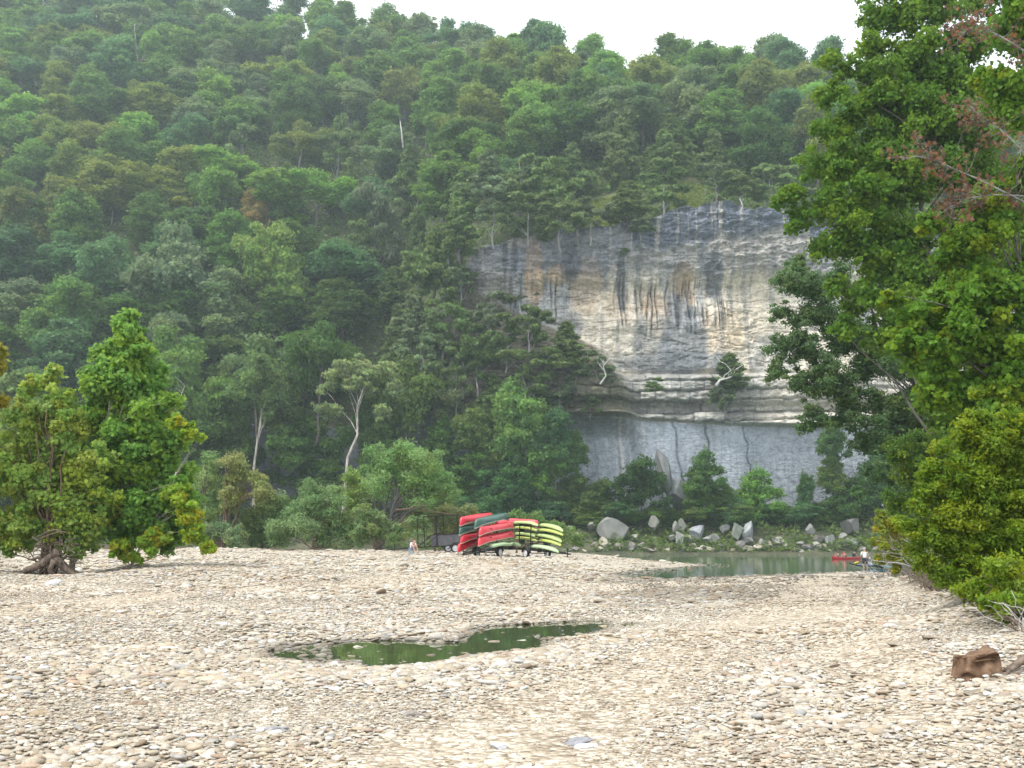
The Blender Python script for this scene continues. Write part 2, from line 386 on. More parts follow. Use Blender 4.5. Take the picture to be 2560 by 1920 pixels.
def build_stones():
    k = M('stone'); v = k.coord('Object'); n = k.noise(v, 4, 5, .6); n2 = k.noise(v, 14, 3, .7)
    c = k.mix(1.0, k.attr('tint', True), k.ramp(n.outputs['Fac'], [(.3, (.8, .77, .72)), (.6, (1.05, 1.04, 1.02))]), 'MULTIPLY')
    c = k.mix(.5, c, k.ramp(n2.outputs['Fac'], [(.35, .75), (.6, 1.05)]), 'MULTIPLY')
    k.color(c); k.set(Roughness=.8); k.b.inputs['Specular IOR Level'].default_value = .25; k.bump(n2.outputs['Fac'], .25, .05)
    P, S, R, T, K = [], [], [], [], []
    bands = [(4.2, 10, 520, .031, .032), (10, 16, 360, .037, .034), (16, 26, 160, .050, .043), (26, 40, 52, .070, .052), (40, 66, 9, .11, .08), (66, 100, 1.6, .14, .1)]
    for y0, y1, dens, s0, sv in bands:
        wl = .60; area = wl*2*(y1*y1-y0*y0)/2 + 6*(y1-y0); n = int(area*dens)
        Y = np.sqrt(rng.uniform(y0*y0, y1*y1, n)); X = rng.uniform(-1, 1, n)*(3+wl*Y)
        s = s0+sv*rng.gamma(1.3, .55, n); s = np.clip(s, .016, s0*4.6)
        ln = np.zeros(n)
        for L in LANES: ln = np.maximum(ln, ldist(L, X, Y))
        ln = ln*np.clip(.55+fbm(X*.6, Y*.5, 2, 79), 0, 1); rt = np.maximum(ldist(RUTS[0], X, Y), ldist(RUTS[1], X, Y)); keep = rng.random(n) > np.maximum(ln*.75, rt*.9); s = s*(1-.42*ln)
        size_f = .42+1.15*np.clip((fbm(X*.3, Y*.42, 3, 77)-.3)*2.4, 0, 1); s = s*size_f
        px = 1280+F*X/Y
        keep &= ~((Y > 11.5) & (px > bank_px(Y)+rng.normal(0, 28, n))) 
        sp = np.minimum(sdist(PUDDLE, X, Y), sdist(PUDDLE2, X, Y)); sr = sdist(RIVER, X, Y)
        ins = (sp < -.12) | (sr < -.3)
        keep &= ~ins | ((sp < -.1) & (rng.random(n) < .012+.30*(px < 840)*(Y < 22)*(fbm(X*1.5, Y*1.5, 2, 6) > .42))) | ((sr < 0) & (sr > -2.5) & (rng.random(n) < .25))
        X, Y, s, ln = X[keep], Y[keep], s[keep], ln[keep]; n = len(X)
        z = ground_z(X, Y); z = np.where(z < -.02, -.018+0*z, z)
        P.append(np.stack([X, Y, z+s*.08+rng.random(n)*.012], -1))
        asp = np.stack([rng.uniform(.85, 1.5, n), rng.uniform(.85, 1.15, n), rng.uniform(.5, 1.0, n)], -1)
        S.append(asp*s[:, None]); R.append(np.stack([rng.normal(0, .13, n), rng.normal(0, .13, n), rng.uniform(0, 6.283, n)], -1))
        c = STONE_COL[rng.choice(len(STONE_COL), n, p=STONE_P)]*rng.uniform(.78, 1.06, n)[:, None]
        wet = 1-.5*np.exp(-np.clip(np.minimum(sdist(PUDDLE, X, Y), sdist(RIVER, X, Y)*.3), 0, 9)/.12)
        pxx = 1280+F*X/Y
        dm = sstep(1350, 1650, pxx)*(1-sstep(2050, 2250, pxx))*sstep(20, 30, Y)*(1-sstep(52, 60, Y))
        soil = sstep(2250, 2500, pxx)*sstep(12, 16, Y)
        tn = np.clip((fbm(X*.16+3, Y*.3, 3, 41)-.42)*3.5, 0, 1)*.5+.4*ln; c = c*(1+(np.array([.96, .90, .82])-1)*tn[:, None])
        T.append(c*wet[:, None]*(1-.42*dm-.4*soil)[:, None]); K.append(rng.integers(0, 6, n))
    P, S, R, T, K = [np.concatenate(a) for a in (P, S, R, T, K)]
    me = bpy.data.meshes.new('river_stones'); me.vertices.add(len(P)); me.vertices.foreach_set('co', P.astype(np.float32).ravel())
    for nm, a in (('scl', S), ('rot', R)):
        t = me.attributes.new(nm, 'FLOAT_VECTOR', 'POINT'); t.data.foreach_set('vector', a.astype(np.float32).ravel())
    t = me.attributes.new('tint', 'FLOAT_COLOR', 'POINT'); c4 = np.ones((len(P), 4), np.float32); c4[:, :3] = T; t.data.foreach_set('color', c4.ravel())
    t = me.attributes.new('kind', 'INT', 'POINT'); t.data.foreach_set('value', K.astype(np.int32))
    src = bpy.data.collections.new('stone_shapes')         # not linked to the scene: only the source of the shapes
    for i in range(6):
        m_ = stone_mesh(i); m_.materials.append(k.m); src.objects.link(bpy.data.objects.new('stone_shape_%s' % 'abcdef'[i], m_))
    ng = bpy.data.node_groups.new('scatter_stones', 'GeometryNodeTree')
    ng.interface.new_socket('Geometry', in_out='INPUT', socket_type='NodeSocketGeometry'); ng.interface.new_socket('Geometry', in_out='OUTPUT', socket_type='NodeSocketGeometry')
    N = ng.nodes; L = ng.links
    gi = N.new('NodeGroupInput'); go = N.new('NodeGroupOutput'); m2p = N.new('GeometryNodeMeshToPoints'); iop = N.new('GeometryNodeInstanceOnPoints')
    ci = N.new('GeometryNodeCollectionInfo'); ci.inputs['Collection'].default_value = src; ci.inputs['Separate Children'].default_value = True; ci.inputs['Reset Children'].default_value = True
    def na(nm, ty):
        x = N.new('GeometryNodeInputNamedAttribute'); x.data_type = ty; x.inputs['Name'].default_value = nm; return x.outputs['Attribute']
    L.new(gi.outputs[0], m2p.inputs['Mesh']); L.new(m2p.outputs[0], iop.inputs['Points']); L.new(ci.outputs[0], iop.inputs['Instance'])
    iop.inputs['Pick Instance'].default_value = True; L.new(na('kind', 'INT'), iop.inputs['Instance Index'])
    e2r = N.new('FunctionNodeEulerToRotation'); L.new(na('rot', 'FLOAT_VECTOR'), e2r.inputs[0]); L.new(e2r.outputs[0], iop.inputs['Rotation'])
    L.new(na('scl', 'FLOAT_VECTOR'), iop.inputs['Scale']); L.new(iop.outputs[0], go.inputs[0])
    o = link('river_gravel', me); md = o.modifiers.new('scatter', 'NODES'); md.node_group = ng
    tag(o, 'loose pale tan and white river stones covering the bar', 'gravel', kind='stuff')
    print('stones', len(P))
build_stones()

# ------------------------------------------------------------------ water
def water_mat(name, c, bump, sx, rough=.04):
    k = M(name); v = k.coord('Object', sx); n = k.noise(v, 1.0, 3, .5); k.color(c); k.set(Roughness=rough); k.b.inputs['IOR'].default_value = 1.33
    k.bump(n.outputs['Fac'], bump, .05); return k.m
def sheet(name, x0, x1, y0, y1, z, mat, label):
    me = bpy.data.meshes.new(name); me.from_pydata([(x0, y0, z), (x1, y0, z), (x1, y1, z), (x0, y1, z)], [], [(0, 1, 2, 3)])
    return tag(link(name, me, mat), label, kind='structure')
sheet('river', -60, 420, 40, 203, 0, water_mat('river_water', (.035, .10, .065), .10, (.9, 2.2, 1)), 'calm dark green river between the gravel bar and the bluff')
sheet('puddle', -7, 4.5, 11.5, 23.5, 0, water_mat('puddle_water', (.05, .065, .025), .02, (3, 3, 1), .015), 'still green puddle lying in the gravel')

# ------------------------------------------------------------------ far bank, hill
def build_bank():
    px = np.linspace(-1200, 3700, 500); t = np.linspace(0, 1, 40)
    Y = 188+t*30
    A, B = np.meshgrid(px, Y); X = (A-1280)/F*B
    Z = -1.2 + 10.5*np.clip((B-189)/24, 0, 1)**.8 + (fbm(X*.12, B*.3, 4, 4)-.5)*2.4*sstep(190, 196, B)
    c0 = np.array([.055, .06, .03]); c1 = np.array([.12, .12, .07])
    n = fbm(X*.4, B*.5, 4, 14)[..., None]; c = c0+(c1-c0)*np.clip((n-.35)*2.5, 0, 1)
    me = grid_mesh('far_bank', np.stack([X, B, Z], -1), True, c)
    k = M('bank_soil'); v = k.coord(); nn = k.noise(v, 1.5, 6, .7); k.color(k.mix(1, k.attr('tint'), k.ramp(nn.outputs['Fac'], [(.3, .55), (.7, 1.4)]), 'MULTIPLY'))
    k.set(Roughness=.95); k.bump(nn.outputs['Fac'], 1, .5)
    tag(link('far_bank', me, k.m), 'overgrown far river bank below the bluff', kind='structure')
    px = np.linspace(-2600, 5200, 420); Y = np.concatenate([np.linspace(YC+2, 410, 120), np.linspace(415, 800, 30)])
    A, B = np.meshgrid(px, Y); X = (A-1280)/F*B
    Z = hill_z(A, B) + (fbm(X*.05, B*.05, 4, 3)-.5)*5*sstep(YC+6, YC+25, B)
    g0 = np.array([.045, .065, .024]); g1 = np.array([.085, .095, .04]); grass = np.array([.17, .19, .06]); scree = np.array([.36, .30, .23])
    n = fbm(X*.2, B*.2, 4, 1)[..., None]; c = g0+(g1-g0)*n
    cl = np.maximum(np.exp(-((A-1515)/62)**4-((B-226)/9)**4), np.exp(-((A-1735)/42)**4-((B-228)/8)**4))
    c = c+(grass*(.75+.5*n)-c)*cl[..., None]
    c = c+(scree-c)*(np.exp(-((A-1732)/34)**4-((B-220)/4)**4))[..., None]
    me = grid_mesh('hill', np.stack([X, B, Z], -1), True, c)
    tag(link('hill', me, k.m), 'steep wooded hill rising behind and above the bluff', kind='structure')
build_bank()

# ------------------------------------------------------------------ cliff
def build_cliff():
    nu, nv = 1150, 520
    px = np.concatenate([np.linspace(-1500, 950, 260, endpoint=False), np.linspace(950, 2250, 760, endpoint=False), np.linspace(2250, 3600, 130)])
    t = np.linspace(0, 1, nv)
    A = np.repeat(px[None, :], nv, 0); top = cliff_top(px)
    top = top + (fbm(px*.012, px*0, 4, 6)-.5)*5
    Zb = 1.0; Z = Zb+(top[None, :]-Zb)*t[:, None]
    X = (A-1280)/F*YC
    PY = 960-F*np.tan(np.arctan((Z-CAM.z)/YC)-PITCH)            # the photo row this height has
    D = np.zeros(A.shape)                                     # towards the camera
    D += (fbm(X*.03, Z*.01, 3, 50)-.5)*6
    ZW = Z-pxs(A.ravel(), [(1250, 2.6), (1500, 2.2), (1800, .8), (2000, .2)]).reshape(Z.shape)
    low = 1-sstep(26.2, 27.0, ZW)
    ledge = sstep(26.4, 27.2, ZW)*(1-sstep(38.2, 39.5, Z))
    up = sstep(38.5, 40, Z)
    # lower smooth wall
    D += low*(1.5+(fbm(X*.12, Z*.05, 3, 51)-.5)*1.6 + (fbm(X*.9, Z*.35, 4, 52)-.5)*.28)
    for cx, sl_, wd in ((1700, -1.6, 2.4), (1772, -.8, 1.3), (1870, -1.3, .9), (1100, .1, 2)):
        cl = cx + sl_*(Z-18) + (fbm(Z*.35, Z*0+cx, 3, 53)-.5)*16
        D -= low*np.exp(-((A-cl)/wd)**2)*.9
    # blocky ledge band: courses of rock of differing reach
    ly = np.floor((Z+ (fbm(X*.04, Z*0, 3, 60)-.5)*3.0)/2.3)
    lyf = (Z+(fbm(X*.04, Z*0, 3, 60)-.5)*3.0)/2.3-ly
    bx = np.floor((X + ly*37.7)/(5+3*_hash(ly.astype(np.int64), ly.astype(np.int64)*0+3, 9)) )
    hb = _hash(bx.astype(np.int64), ly.astype(np.int64), 21)
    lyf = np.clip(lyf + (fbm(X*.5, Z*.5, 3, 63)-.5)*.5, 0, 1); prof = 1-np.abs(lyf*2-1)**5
    led = 2.4 - 2.6*sstep(29, 31, Z)*(1-sstep(31.2, 33, Z)) + hb*1.6 - (1-prof)*.9 + (fbm(X*.6, Z*1.2, 4, 61)-.5)*1.2
    D += ledge*led*(.55+.45*sstep(1150, 1500, A))
    D -= np.exp(-((Z-38.7)/.7)**2)*2.2*sstep(1350, 1450, A)       # deep parting under the upper wall
    # upper wall
    s1 = (fbm(X*.09, Z*.06, 4, 70)-.5)*4.2 + (fbm(X*.35, Z*.5, 5, 71, .6)-.5)*1.7
    cr = fbm(X*.12+3, Z*.9, 4, 74); s1 -= np.exp(-((cr-.5)/.02)**2)*.45
    D += up*s1
    over = sstep(58, 62, Z + (fbm(X*.05, Z*0, 3, 80)-.5)*7)
    D += up*(over*3.8 - .9 - 2.2*np.exp(-((Z-59)/5)**2)*sstep(1480, 1560, A)*(1-sstep(1850, 1960, A)))
    D += up*over*((np.floor(Z/1.1+fbm(X*.07, Z*0, 2, 5)*3) % 2)*.25 + (fbm(X*.5, Z*.8, 5, 83, .6)-.5)*2.6 + (fbm(X*.05+2, Z*.16, 2, 85)-.5)*2.5)
    # hanging flutes
    fz = sstep(48, 52, Z+(fbm(X*.4, Z*0, 2, 81)-.5)*7)*(1-sstep(59, 62, Z))
    fmask = np.maximum(sstep(1525, 1560, A)*(1-sstep(1820, 1850, A)), .8*sstep(1255, 1275, A)*(1-sstep(1410, 1440, A)))
    fl = np.abs(np.sin(X*1.7+13*fbm(X*.33, Z*.05, 4, 82)+ .3*Z*(fbm(X*.2, Z*0, 2, 8)-.5))); fl = fl+(1-fl)*np.clip((fbm(X*.8, Z*.16, 3, 84)-.5)*4, 0, 1)
    D += up*fz*fmask*(fl*1.1-.3)
    # lumpy bench carrying the cedars in front of the left part of the upper wall
    edge = pxs(Z.ravel(), [(20, 1560), (34, 1540), (44, 1480), (52, 1290), (58, 1160), (66, 1080)]).reshape(Z.shape)
    bn = (1-sstep(0, 60, A-edge))*sstep(24, 30, Z)*sstep(800, 1150, A)
    D += bn*(6.5*(1-sstep(38, 62, Z))+ (fbm(X*.2, Z*.2, 3, 90)-.5)*3)
    Yv = YC - D; Yv[-1, :] = YC+6; Z[-1, :] += .5; Yv[-2, :] = np.maximum(Yv[-2, :], YC-2)
    P = np.stack([X, Yv, Z], -1)
    # colours (mineral stains and weathering)
    grey = np.array([.23, .25, .275]); dark = np.array([.125, .14, .165]); cream = np.array([.74, .68, .57]); tanc = np.array([.62, .43, .24]); lowg = np.array([.41, .455, .51]); white = np.array([.75, .76, .76])
    n1 = fbm(X*.10, Z*.05, 5, 100); n2 = fbm(X*.35, Z*.08, 5, 101); n3 = fbm(X*.6, Z*.7, 4, 102)
    c = np.zeros(A.shape+(3,)) + cream*(.86+.3*n3[..., None])
    def lay(mask, col): 
        nonlocal c
        m = np.clip(mask, 0, 1)[..., None]; c = c + (col-c)*m
    def blob(cx, cy, rx, ry, soft=1.0, ns=.8, seed=0):
        q = ((A-cx)/rx)**2+((PY-cy)/ry)**2 + (fbm(X*.22, Z*.16, 4, 110+seed)-.5)*2*ns
        return 1-sstep(1-soft*.5, 1+soft*.5, q)
    lay(np.clip((n1-.47)*5, 0, 1)*.6, grey*1.35)
    lay(blob(1240, 700, 110, 90, 1, 1.2, 1)*.75, np.array([.28, .29, .30]))
    lay(blob(1420, 650, 130, 90, 1, 1.2, 11)*.8, grey*1.1)
    lay(blob(1820, 830, 60, 60, 1, 1, 41)*.4, tanc*1.15); lay(blob(1650, 790, 40, 50, 1, 1, 42)*.45, tanc*1.1); lay(blob(1470, 720, 40, 70, 1, 1, 43)*.35, tanc*1.2); lay(blob(1335, 690, 24, 90, .8, .7, 2)*.85, tanc); lay(blob(1395, 690, 32, 25, .8, .7, 3)*.7, tanc*1.05)
    lay(blob(1720, 720, 32, 62, .8, .6, 4)*.7, tanc*.9); lay(blob(1600, 760, 90, 50, 1, .8, 5)*.35, tanc*1.1)
    lay(blob(1880, 760, 90, 160, 1, .8, 6)*.35, np.array([.52, .44, .31]))
    lay(blob(1720, 850, 62, 110, .9, .9, 7)*.8, grey*.95); lay(blob(1640, 870, 50, 80, 1, .9, 8)*.5, grey*1.1)
    lay(blob(1680, 905, 150, 30, 1, 1, 9)*.7, grey*.8); lay(blob(1340, 800, 120, 70, 1, 1.2, 10)*.7, grey*1.1)
    lay(blob(1950, 900, 60, 60, 1, 1, 12)*.5, grey*1.2)
    # dark weathered cap with pale drips
    cap = sstep(640, 600, PY + (fbm(X*.11, Z*0+1, 4, 120)-.5)*110) if False else 1-sstep(585, 655, PY + (fbm(X*.13, Z*.03, 4, 120)-.5)*120)
    cap = np.maximum(cap, sstep(60, 63, Z)*.5)
    lay(cap*(.9+.4*n2), dark*np.array([.9, .97, 1.08])*1.05+ .09*n3[..., None])
    drip = np.clip((fbm(X*1.1, Z*.04, 3, 121)-.62)*9, 0, 1)*cap; lay(drip*.6, cream*.8)
    lay(np.clip((n3-.6)*5, 0, 1)*cap*.5, dark*.6)
    # dark flutes
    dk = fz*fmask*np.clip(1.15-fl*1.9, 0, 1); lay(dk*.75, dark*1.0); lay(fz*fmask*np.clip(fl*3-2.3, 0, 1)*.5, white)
    dk2 = blob(1560, 690, 12, 52, .8, .5, 30)+blob(1565, 740, 10, 40, .8, .5, 31)+blob(1800, 690, 26, 60, .9, .7, 32)+blob(1287, 650, 10, 50, .8, .4, 34)+blob(1262, 640, 7, 50, .8, .4, 33)+blob(1430, 660, 30, 50, .9, .9, 35)
    lay(np.clip(dk2, 0, 1)*.8, dark*.9)
    # streaks running down everywhere
    lay(np.clip((fbm(X*.9, Z*.05, 4, 130)-.55)*6, 0, 1)*up*.5, grey*.9)
    # ledge band and lower wall
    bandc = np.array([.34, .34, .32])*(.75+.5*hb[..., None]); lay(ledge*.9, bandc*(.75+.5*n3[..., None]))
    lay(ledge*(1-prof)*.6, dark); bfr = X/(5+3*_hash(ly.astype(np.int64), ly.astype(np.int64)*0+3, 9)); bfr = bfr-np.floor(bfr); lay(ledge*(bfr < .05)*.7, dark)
    lay(ledge*sstep(1850, 1930, A)*.4, cream)
    lw = lowg*(.78+.42*n1[..., None])*(.9+.25*n2[..., None]); lay(low, lw)
    bl = low*np.clip((fbm(X*.3, Z*.02, 3, 140)-.5)*5, 0, 1)*.35; lay(bl, lowg*.62)
    sx_ = 1548+ (Z-27)*.9*sstep(27, 20, Z) if False else 1545-(27-Z)*.25+14*np.sin((27-Z)*.12)
    for off, wd, st in ((0, 5, .8), (22, 3, .45), (-14, 3, .3), (60, 4, .25), (95, 3, .2)):
        lay(low*np.exp(-((A-sx_-off)/wd)**2)*st*(.5+.8*n2), white*np.array([1, .94, .92]))
    for off, wd, st in ((-70, 10, .4), (34, 5, .5), (-6, 3, .5), (150, 6, .4), (210, 14, .3), (320, 20, .3)):
        lay(low*np.exp(-((A-sx_-off)/wd)**2)*st*(.3+1.1*n2), dark*1.1)
    lay(low*sstep(1900, 2080, A)*sstep(9, 16, Z)*.35, dark*1.3)
    lay(low*np.clip((fbm(X*.06, Z*.1, 4, 150)-.55)*5, 0, 1)*.3, lowg*1.35)
    lay((1-sstep(900, 1130, A))*.6, dark*1.2)
    # vegetation-covered bench soil
    lay(bn*.85, np.array([.09, .085, .05])*(.6+.9*n3[..., None]))
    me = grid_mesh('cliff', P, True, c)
    k = M('cliff_rock'); v = k.coord('Object', (1, 1, 1)); n = k.noise(v, .9, 8, .68); v2 = k.coord('Object', (.7, .7, 2.4)); m2 = k.noise(v2, .8, 7, .65)
    v3 = k.coord('Object', (2.2, 2.2, .12)); m3 = k.noise(v3, .8, 4, .6)
    cc = k.mix(.9, k.attr('tint'), k.ramp(n.outputs['Fac'], [(.3, (.62, .62, .64)), (.5, (.98, .97, .96)), (.7, (1.3, 1.27, 1.22))]), 'MULTIPLY')
    cc = k.mix(.28, cc, k.ramp(m2.outputs['Fac'], [(.35, .6), (.5, 1), (.68, 1.25)]), 'MULTIPLY')
    cc = k.mix(.3, cc, k.ramp(m3.outputs['Fac'], [(.35, .68), (.5, 1), (.68, 1.2)]), 'MULTIPLY')
    vo = k.n.new('ShaderNodeTexVoronoi'); vo.feature = 'DISTANCE_TO_EDGE'; vo.inputs['Scale'].default_value = .55; k.to(k.mix(.9, v, n.outputs['Color'], 'ADD'), vo.inputs['Vector'])
    cc = k.mix(.45, cc, k.ramp(vo.outputs['Distance'], [(.0, .45), (.06, 1.0)]), 'MULTIPLY')
    k.color(cc); k.set(Roughness=.95); k.b.inputs['Specular IOR Level'].default_value = .15
    ad = k.n.new('ShaderNodeMath'); ad.operation = 'ADD'; k.to(n.outputs['Fac'], ad.inputs[0]); k.to(m2.outputs['Fac'], ad.inputs[1])
    k.bump(ad.outputs[0], .8, .5)
    tag(link('cliff', me, k.m), 'tall stained limestone bluff with an overhang and a smooth grey lower wall', kind='structure')
build_cliff()

# ------------------------------------------------------------------ foliage
def _leafshape(kind):
    if kind == 'lobed':     # sycamore / maple leaf
        a = [(0, -.45), (.42, -.34), (.3, -.06), (.5, .14), (.2, .2), (0, .55), (-.2, .2), (-.5, .14), (-.3, -.06), (-.42, -.34)]
    elif kind == 'oval': a = [(0, -.5), (.17, -.25), (.2, .1), (0, .5), (-.2, .1), (-.17, -.25)]
    elif kind == 'blade': a = [(0, -.5), (.09, 0), (0, .5), (-.09, 0)]
    elif kind == 'spray': a = [(-.05, -.5), (.3, -.35), (.12, -.1), (.5, .12), (.15, .2), (.1, .5), (-.15, .25), (-.5, .2), (-.2, -.05), (-.38, -.32)]
    elif kind == 'tuft': a = [(0, -.5), (.12, -.2), (.5, -.12), (.18, .05), (.3, .42), (.02, .2), (-.28, .45), (-.15, .05), (-.5, -.05), (-.12, -.2)]
    elif kind == 'wisp': a = [(0, -.3), (.5, -.12), (.15, -.02), (.42, .22), (0, .1), (-.4, .25), (-.18, 0), (-.5, -.15)]
    return np.array([(x, y, 0.0) for x, y in a])
def leaf_cloud(r, C, Nrm, size, kind, sjit=.45, tilt=.7, droop=0.0, flatz=0.0):
    """C (n,3) centres, Nrm (n,3) outward normals -> verts, loops, sizes"""
    n = len(C); L = _leafshape(kind); m = len(L)
    nn = Nrm + r.normal(0, tilt, (n, 3)); nn[:, 2] = nn[:, 2]*(1-flatz) + flatz*1.2; nn /= np.linalg.norm(nn, axis=1)[:, None]+1e-9
    a = r.normal(size=(n, 3)); a[:, 2] -= droop*2; u = a-(a*nn).sum(1)[:, None]*nn; u /= np.linalg.norm(u, axis=1)[:, None]+1e-9
    v = np.cross(nn, u); s = size*(1+sjit*(r.random(n)*2-1))
    fold = r.uniform(-.25, .35, n)
    V = C[:, None, :] + s[:, None, None]*(L[None, :, 0, None]*v[:, None, :] - L[None, :, 1, None]*u[:, None, :]*-1 + (np.abs(L[None, :, 0])*fold[:, None])[..., None]*nn[:, None, :])
    return V.reshape(-1, 3), np.arange(n*m), np.full(n, m), m
def puffs_leaves(r, puffs, n, shell=.35, bottom=.25, squash=.85):
    """spread n leaf positions over the shells of puffs [(x,y,z,rad,tint)]"""
    pf = np.array([p[:4] for p in puffs]); w_ = pf[:, 3]**2; w_ /= w_.sum()
    idx = r.choice(len(pf), n, p=w_)
    d = r.normal(size=(n, 3)); d /= np.linalg.norm(d, axis=1)[:, None]
    lowm = (d[:, 2] < -.15) & (r.random(n) > bottom); d[lowm, 2] *= -1
    rad = pf[idx, 3]*(1-shell*r.random(n)**1.5*1.0)*(1+r.normal(0, .06, n))
    # knobbly surface so a puff is not a ball
    kn = 1+.22*np.sin(d[:, 0]*5.1+idx*1.7)*np.sin(d[:, 1]*4.7+idx*2.3)+.16*np.sin(d[:, 2]*6+idx)+.12*np.sin(d[:, 0]*11+idx*.7+d[:, 2]*9)
    C = pf[idx, :3] + d*(rad*kn)[:, None]*np.array([1, 1, squash])
    return C, d, idx
def crown_mesh(name, r, puffs, n, size, kind, tints, tilt=.7, shell=.35, bottom=.25, droop=0, flatz=0, squash=.85, var=.22, rim=None):
    C, d, idx = puffs_leaves(r, puffs, n, shell, bottom, squash)
    V, lo, sz, m = leaf_cloud(r, C, d, size, kind, tilt=tilt, droop=droop, flatz=flatz)
    T = np.array(tints); pt = r.random(len(puffs)); base = T[r.choice(len(T), len(puffs), p=None)]
    c = base[idx]*(1+var*(r.random((n, 1))*2-1)); 
    alt = r.random(n) < .18; c[alt] = T[r.choice(len(T), alt.sum())]*(1+var*(r.random((alt.sum(), 1))*2-1))
    return np_mesh(name, V, lo, sz, False, np.repeat(c, m, 0))
G = [(1.05, 1.08, .95), (.9, 1.04, .8), (1.25, 1.22, .9), (.8, .92, .85), (1.12, 1.2, .9), (1.0, .98, .8)]

def limb_pts(a, b, sag=0.0, n=5, wig=.06):
    a = Vector(a); b = Vector(b); L = (b-a).length; out = []
    for i in range(n+1):
        t = i/n; p = a.lerp(b, t); p.z += math.sin(t*math.pi)*sag*L
        if 0 < i < n: p += Vector((RS.uniform(-1, 1), RS.uniform(-1, 1), RS.uniform(-.5, .5)))*wig*L*.5
        out.append(p)
    return out
def limbs(mb, base, top, r0, r1, puffs, lr=.35, n=7, wob=.15):
    """a trunk with a limb to each puff"""
    tp = limb_pts(base, top, 0, 6, .05); mb.tube(tp, [r0*1.25]+[r0+(r1-r0)*i/6 for i in range(1, 7)], n, True, wob)
    for p in puffs:
        c = Vector(p[:3]); h = RS.uniform(.3, .95); zf = max(0.15, min(.95, (c.z-Vector(base).z)/max(.1, (Vector(top).z-Vector(base).z))-.25))
        s = tp[0].lerp(tp[-1], 1) if False else None
        k = min(5, max(0, int(zf*6))); st = tp[k].lerp(tp[k+1], RS.random())
        rr = (r0+(r1-r0)*zf)*RS.uniform(.35, .6)
        mb.tube(limb_pts(st, c, .08, 4, .10), [rr, rr*.75, rr*.55, rr*.38, rr*.2], 5, False, wob)

# ---- far tree kinds (built once at size ~1: height in metres below)
def far_tree_meshes(i, kind):
    r = np.random.default_rng(300+i*13+len(kind)); puffs = []
    H = 17.0
    if kind == 'round':
        lob = [(r.uniform(-3.4, 3.4), r.uniform(-3.4, 3.4), r.uniform(5.5, 13.2)) for _ in range(7)]
        for k in range(60):
            th = r.uniform(0, 6.283); zz = r.uniform(-.8, 1); lb = lob[k % 7]
            rr = math.sqrt(max(0, 1-zz*zz*.9))*(.45+.55*r.random())
            puffs.append((lb[0]+math.cos(th)*rr*3.0, lb[1]+math.sin(th)*rr*3.0, lb[2]+zz*2.9, r.uniform(.6, 1.9), 0))
        puffs += [(r.uniform(-2, 2), r.uniform(-2, 2), 9+k*1.4, 2.6, 0) for k in range(5)]
    elif kind == 'tall':
        for k in range(34):
            th = r.uniform(0, 6.283); t = r.random(); zz = 4.5+t*13
            rr = (1-abs(t-.4)**1.6*1.6)*4.2*(.5+.5*r.random())
            puffs.append((math.cos(th)*rr, math.sin(th)*rr, zz, r.uniform(1.2, 2.3), 0))
        puffs += [(0, 0, 6+k*2.2, 2.0, 0) for k in range(5)]
    elif kind == 'spread':
        for k in range(11):
            th = r.uniform(0, 6.283); R_ = r.uniform(1.5, 6.2); z0 = r.uniform(7.5, 14.5)*(1-.02*R_)
            for j in range(3): puffs.append((math.cos(th)*R_+r.normal(0, 1), math.sin(th)*R_+r.normal(0, 1), z0+r.normal(0, .4), r.uniform(1.2, 2.4), 0))
        puffs += [(0, 0, 12+k, 2.2, 0) for k in range(4)]
    tr = MB()
    if kind == 'cedar':
        H = 12
        for k in range(46):
            t = (k+.5)/46; th = k*2.4+r.uniform(-.4, .4); zz = 1.2+t*10.6; rr = (1-t)**.7*3.7*(.35+.65*r.random())*(1-.25*(t < .12))
            puffs.append((math.cos(th)*rr, math.sin(th)*rr, zz, r.uniform(.6, 1.25)*(1-.45*t), 0))
        puffs += [(0, 0, 2+1.3*k, 1.3*(1-k/9), 0) for k in range(8)]
        me = crown_mesh('crown', r, puffs, 6500, .75, 'wisp', [(1, 1, 1), (.85, .92, .85), (1.2, 1.15, 1.1), (1.5, 1.5, 1.65), (1.0, 1.05, .8)], tilt=.9, shell=.6, bottom=.5, squash=.6, flatz=.35, var=.3)
        limbs(tr, (0, 0, -2), (0, 0, 11), .22, .05, puffs[:30:3], n=6)
    elif kind == 'shag':      # old irregular juniper with bare grey wood showing
        H = 11
        for k in range(16):
            th = r.uniform(0, 6.283); R_ = r.uniform(.6, 4.4); z0 = r.uniform(2.5, 10.5)*(1-.03*R_)
            for j in range(3): puffs.append((math.cos(th)*R_+r.normal(0, .7), math.sin(th)*R_+r.normal(0, .7), z0+r.normal(0, .35), r.uniform(.6, 1.25), 0))
        me = crown_mesh('crown', r, puffs, 6000, .75, 'wisp', [(1, 1, 1), (.85, .95, .85), (1.35, 1.35, 1.4), (1.7, 1.7, 1.9), (.9, 1, .8)], tilt=.9, shell=.8, bottom=.6, squash=.5, flatz=.3, var=.3)
        limbs(tr, (0, 0, -2), (.4, 0, 9.0), .2, .05, puffs[::5], n=6)
    else:
        me = crown_mesh('crown', r, puffs, 15000, .5, 'spray', G, tilt=.9, shell=.7, bottom=.4, var=.25)
        limbs(tr, (0, 0, -3), (0, 0, 11.5), .28, .09, puffs[:24:4], n=6)
    me.materials.append(MAT_LEAF)
    return me, tr.mesh('trunk'), H
FAR = {}
for kd, cnt in (('round', 6), ('tall', 3), ('spread', 3), ('cedar', 3), ('shag', 4)):
    FAR[kd] = [far_tree_meshes(i, kd) for i in range(cnt)]
    for a, b, h in FAR[kd]: b.materials.append(MAT_GREYWOOD if kd == 'shag' else MAT_BARK)
